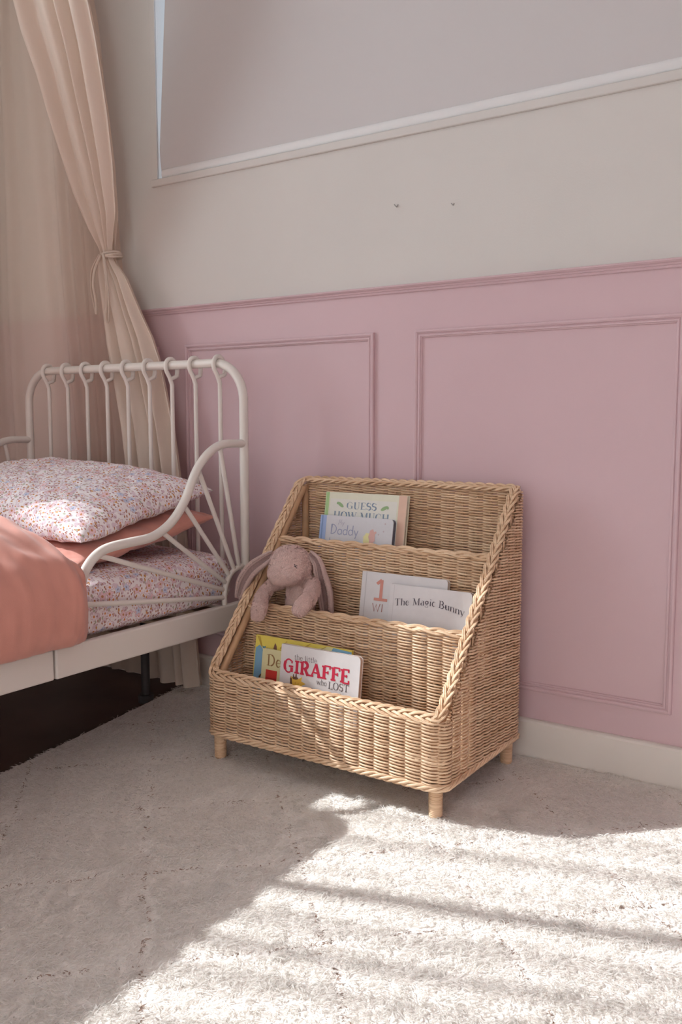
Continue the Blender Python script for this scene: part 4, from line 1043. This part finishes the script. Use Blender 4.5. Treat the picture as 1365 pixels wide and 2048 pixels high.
# ---- duvet
duv = empty('duvet', (-1.87, -1.35, .44)); tag(duv, 'plain terracotta pink duvet spread over the bed and hanging down its side', 'duvet')
def duvet():
    prof = [(-2.350,.30),(-2.358,.37),(-2.355,.45),(-2.32,.515),(-2.22,.55),(-2.05,.565),(-1.85,.572),(-1.68,.572),(-1.56,.550),(-1.475,.510),(-1.430,.474),(-1.408,.430),(-1.402,.385),(-1.410,.340),(-1.428,.318)]
    inner = [(-1.452,.330),(-1.455,.42),(-1.50,.452),(-1.85,.455),(-2.27,.452),(-2.328,.42),(-2.335,.33),(-2.350,.31)]
    S = spline([(p[0], p[1], 0) for p in prof+inner], 200, closed=True)[:, :2]
    nv = 190; V = np.zeros((nv, len(S)+1, 3))
    c = np.array((-1.87, .44))
    y0, y1 = -.690, -2.02
    for i in range(nv):
        if i < 40:
            a = (i/40)*PI/2; k = math.sin(a); y = y0-.075*(1-math.cos(a))
        else:
            t = (i-40)/(nv-41); k = 1; y = y0-.075+(y1-y0+.075)*t
        grow = min(1, max(0, (y0-y)/.35))
        for j in range(len(S)+1):
            s = S[j % len(S)]
            # towards the end the section closes on the mattress surface
            top = s[1] > .46 or (s[0] > -1.45)
            base = np.array((np.clip(s[0], -2.33, -1.458), min(s[1], .452)))
            # closing: lerp outer skin to inner skin
            p_ = base+(s-base)*(k if i < 40 else 1)
            z = p_[1] + .016*grow*min(1, max(0, (s[1]-.44)/.1))
            V[i, j] = (p_[0], y, z)
    Pn = V.reshape(-1, 3)
    n1 = vnoise(np.c_[Pn[:, 0]*.9, Pn[:, 1]*1.6, Pn[:, 2]*.6], 4.5, .61).reshape(V.shape[:2])
    n2 = vnoise(np.c_[Pn[:, 0]*.6, Pn[:, 1]*2.6, Pn[:, 2]*.5], 9, .23).reshape(V.shape[:2])
    out = (V[..., 2] > .47); side = (V[..., 0] > -1.45)
    wo = np.clip((V[..., 2]-.44)/.07, 0, 1); ws = np.clip((V[..., 0]+1.50)/.07, 0, 1)
    V[..., 2] += wo*(.008*n1+.0045*n2); V[..., 0] += ws*(.004*n1+.0035*n2)
    V[..., 1] += .014*np.sin((V[..., 0])*9)*np.clip(1-np.arange(nv)/70, 0, 1)[:, None]
    m = MB(); m.grid(V); me = m.mesh('duvet_cover'); me.transform(Matrix.Translation(-Vector(duv.location)))
    link('duvet_cover', me, M['terracotta'], duv, smooth=True)
duvet()

# ================================================================== THE CANOPY
can = empty('bed_canopy', (-2.16, -.32, 2.52)); tag(can, 'peach gauze bed canopy draped behind the headboard with one side tied back', 'canopy')
def cpart(me, name, mat): me.transform(Matrix.Translation(-Vector(can.location))); return link(name, me, mat, can, smooth=True)
# tied side drape: outline of the hanging cloth; above the tie it leans out into the room towards the hoop
TIE_Z = 1.245
def ydr(v): return -.095 - .27*max(0, (504-v)/504)**.9
EL = [(25,0),(41,62),(73,152),(111,281),(146,387),(176,457),(203,504),(199,517),(197,555),(205,612),(215,689),(230,760),(245,850),(255,940)]
ER = [(173,0),(188,73),(211,220),(223,322),(230,425),(223,498),(226,520),(250,555),(279,624),(302,674),(317,721),(333,799),(345,860),(356,940),(400,1380)]
def outline(E_):
    o = []
    for u, v in E_:
        p = at(u, v, 1, ydr(v)); o.append((p.z, p.x, p.y))
    return o
ZL = outline(EL); ZRr = outline(ER)
ZL = [(2.50, ZL[0][1]-.03, -.47)] + ZL + [(.30,-1.93,-.095),(.0,-1.915,-.095)]
ZRr = [(2.50, ZRr[0][1]-.10, -.47)] + ZRr + [(.0,-1.69,-.095)]
def drape(name, ZLt, ZRt, y0, mat, folds, amp, seed, ztie=None, z0=0.0, z1=2.45, nz=160, nu=170, swap=None):
    zs = np.linspace(z1, z0, nz); V = np.zeros((nz, nu, 3)); u = np.linspace(0, 1, nu)
    zl = np.array(ZLt)[::-1]; zr = np.array(ZRt)[::-1]
    for i, z in enumerate(zs):
        xl = np.interp(z, zl[:, 0], zl[:, 1]); xr = np.interp(z, zr[:, 0], zr[:, 1]); wdt = xr-xl
        yb = y0 if zl.shape[1] < 3 else y0 + np.interp(z, zl[:, 0], zl[:, 2])*(1-u) + np.interp(z, zr[:, 0], zr[:, 2])*u
        k = 1.0
        if ztie: k = np.clip(abs(z-ztie)/.35, 0, 1)
        uu = u + .060*np.sin(u*7+seed)+.035*np.sin(u*15+seed*2)+.012*np.sin(z*3+u*14)
        ph = 2*PI*folds*uu + seed + .5*np.sin(z*2.1)
        a = amp*(.35+.65*k)
        tri = np.sin(ph)+.28*np.sin(2*ph+1.1)+.22*np.sin(.5*ph+z)
        edge = np.clip(np.minimum(u, 1-u)*12, .25, 1)
        V[i, :, 0] = xl+wdt*u + .25*a*np.cos(ph)*edge*min(1, wdt/.1); V[i, :, 1] = yb + a*tri*edge; V[i, :, 2] = z
    if swap is not None: V = np.stack([swap+V[..., 1]-y0, V[..., 0], V[..., 2]], -1)
    m = MB(); m.grid(V); me = m.mesh(name); return cpart(me, name, mat)
dr = drape('tied_drape', ZL, ZRr, .0, M['gauze_thick'], 4, .017, 1.3, ztie=1.245, z0=.02, z1=2.5)
drape('tied_drape_lining', [(z, x+.014, y) for z, x, y in ZL], [(z, x-.016, y) for z, x, y in ZRr], .028, M['gauze_thick'], 3.5, .010, 4.1, ztie=1.245, z0=.02, z1=2.5)
# wide sheer back drape along the wall
drape('back_drape', [(2.45,-2.75),(1.9,-2.87),(.0,-2.90)], [(2.45,-2.22),(1.9,-2.10),(1.25,-2.03),(.7,-1.965),(.0,-1.95)], -.040, M['gauze'], 9, .008, .4, z0=.0, z1=2.5, nu=300)
# outer left drape of the hoop, unseen, shaped to shade wall and pillow
drape('unseen_side_drape', [(2.5,-.60),(1.9,-.74),(1.5,-.815),(0.0,-.83)], [(2.5,-.30),(1.9,-.29),(.0,-.29)], -.47, M['gauze_thick'], 7, .018, 2.2, z0=.0, z1=2.5, nu=200, swap=-2.41)
# tie band and its hanging loops
b = MB()
for k in range(3):
    a0 = np.linspace(0, 2*PI, 26)[:-1]
    b.tube([(-2.026+.030*math.cos(a), -.082+.030*math.sin(a), 1.243+.004*(k-1)*1.2+.003*math.sin(2*a+k)) for a in a0], .0032, 6, closed=True)
b.build('tie_band', M['gauze_thick']).parent = None
o = bpy.context.scene.objects['tie_band']; o.data.transform(Matrix.Translation(-Vector(can.location))); o.parent = can
for pts in ([(-2.035,-.118,1.243),(-2.062,-.124,1.20),(-2.066,-.125,1.15),(-2.056,-.125,1.10),(-2.046,-.126,1.075),(-2.048,-.126,1.12),(-2.056,-.126,1.16),(-2.052,-.122,1.20),(-2.03,-.118,1.240)],
            [(-2.02,-.118,1.243),(-2.005,-.124,1.20),(-2.000,-.125,1.12),(-2.006,-.126,1.06),(-1.996,-.126,1.05),(-1.992,-.126,1.09),(-1.994,-.126,1.14),(-2.005,-.122,1.20),(-2.02,-.118,1.240)]):
    b = MB(); P = spline(pts, 50); b.tube(P, .0042, 6, rz=.0016); cpart(b.mesh('tie_loop'), 'tie_loop', M['gauze_thick'])
# hoop at the ceiling the canopy hangs from
b = MB(); b.tube([(-2.16+.26*math.cos(a), -.32+.22*math.sin(a), 2.49) for a in np.linspace(0, 2*PI, 40)[:-1]], .006, 8, closed=True); cpart(b.mesh('hanging_hoop'), 'hanging_hoop', M['bed'])
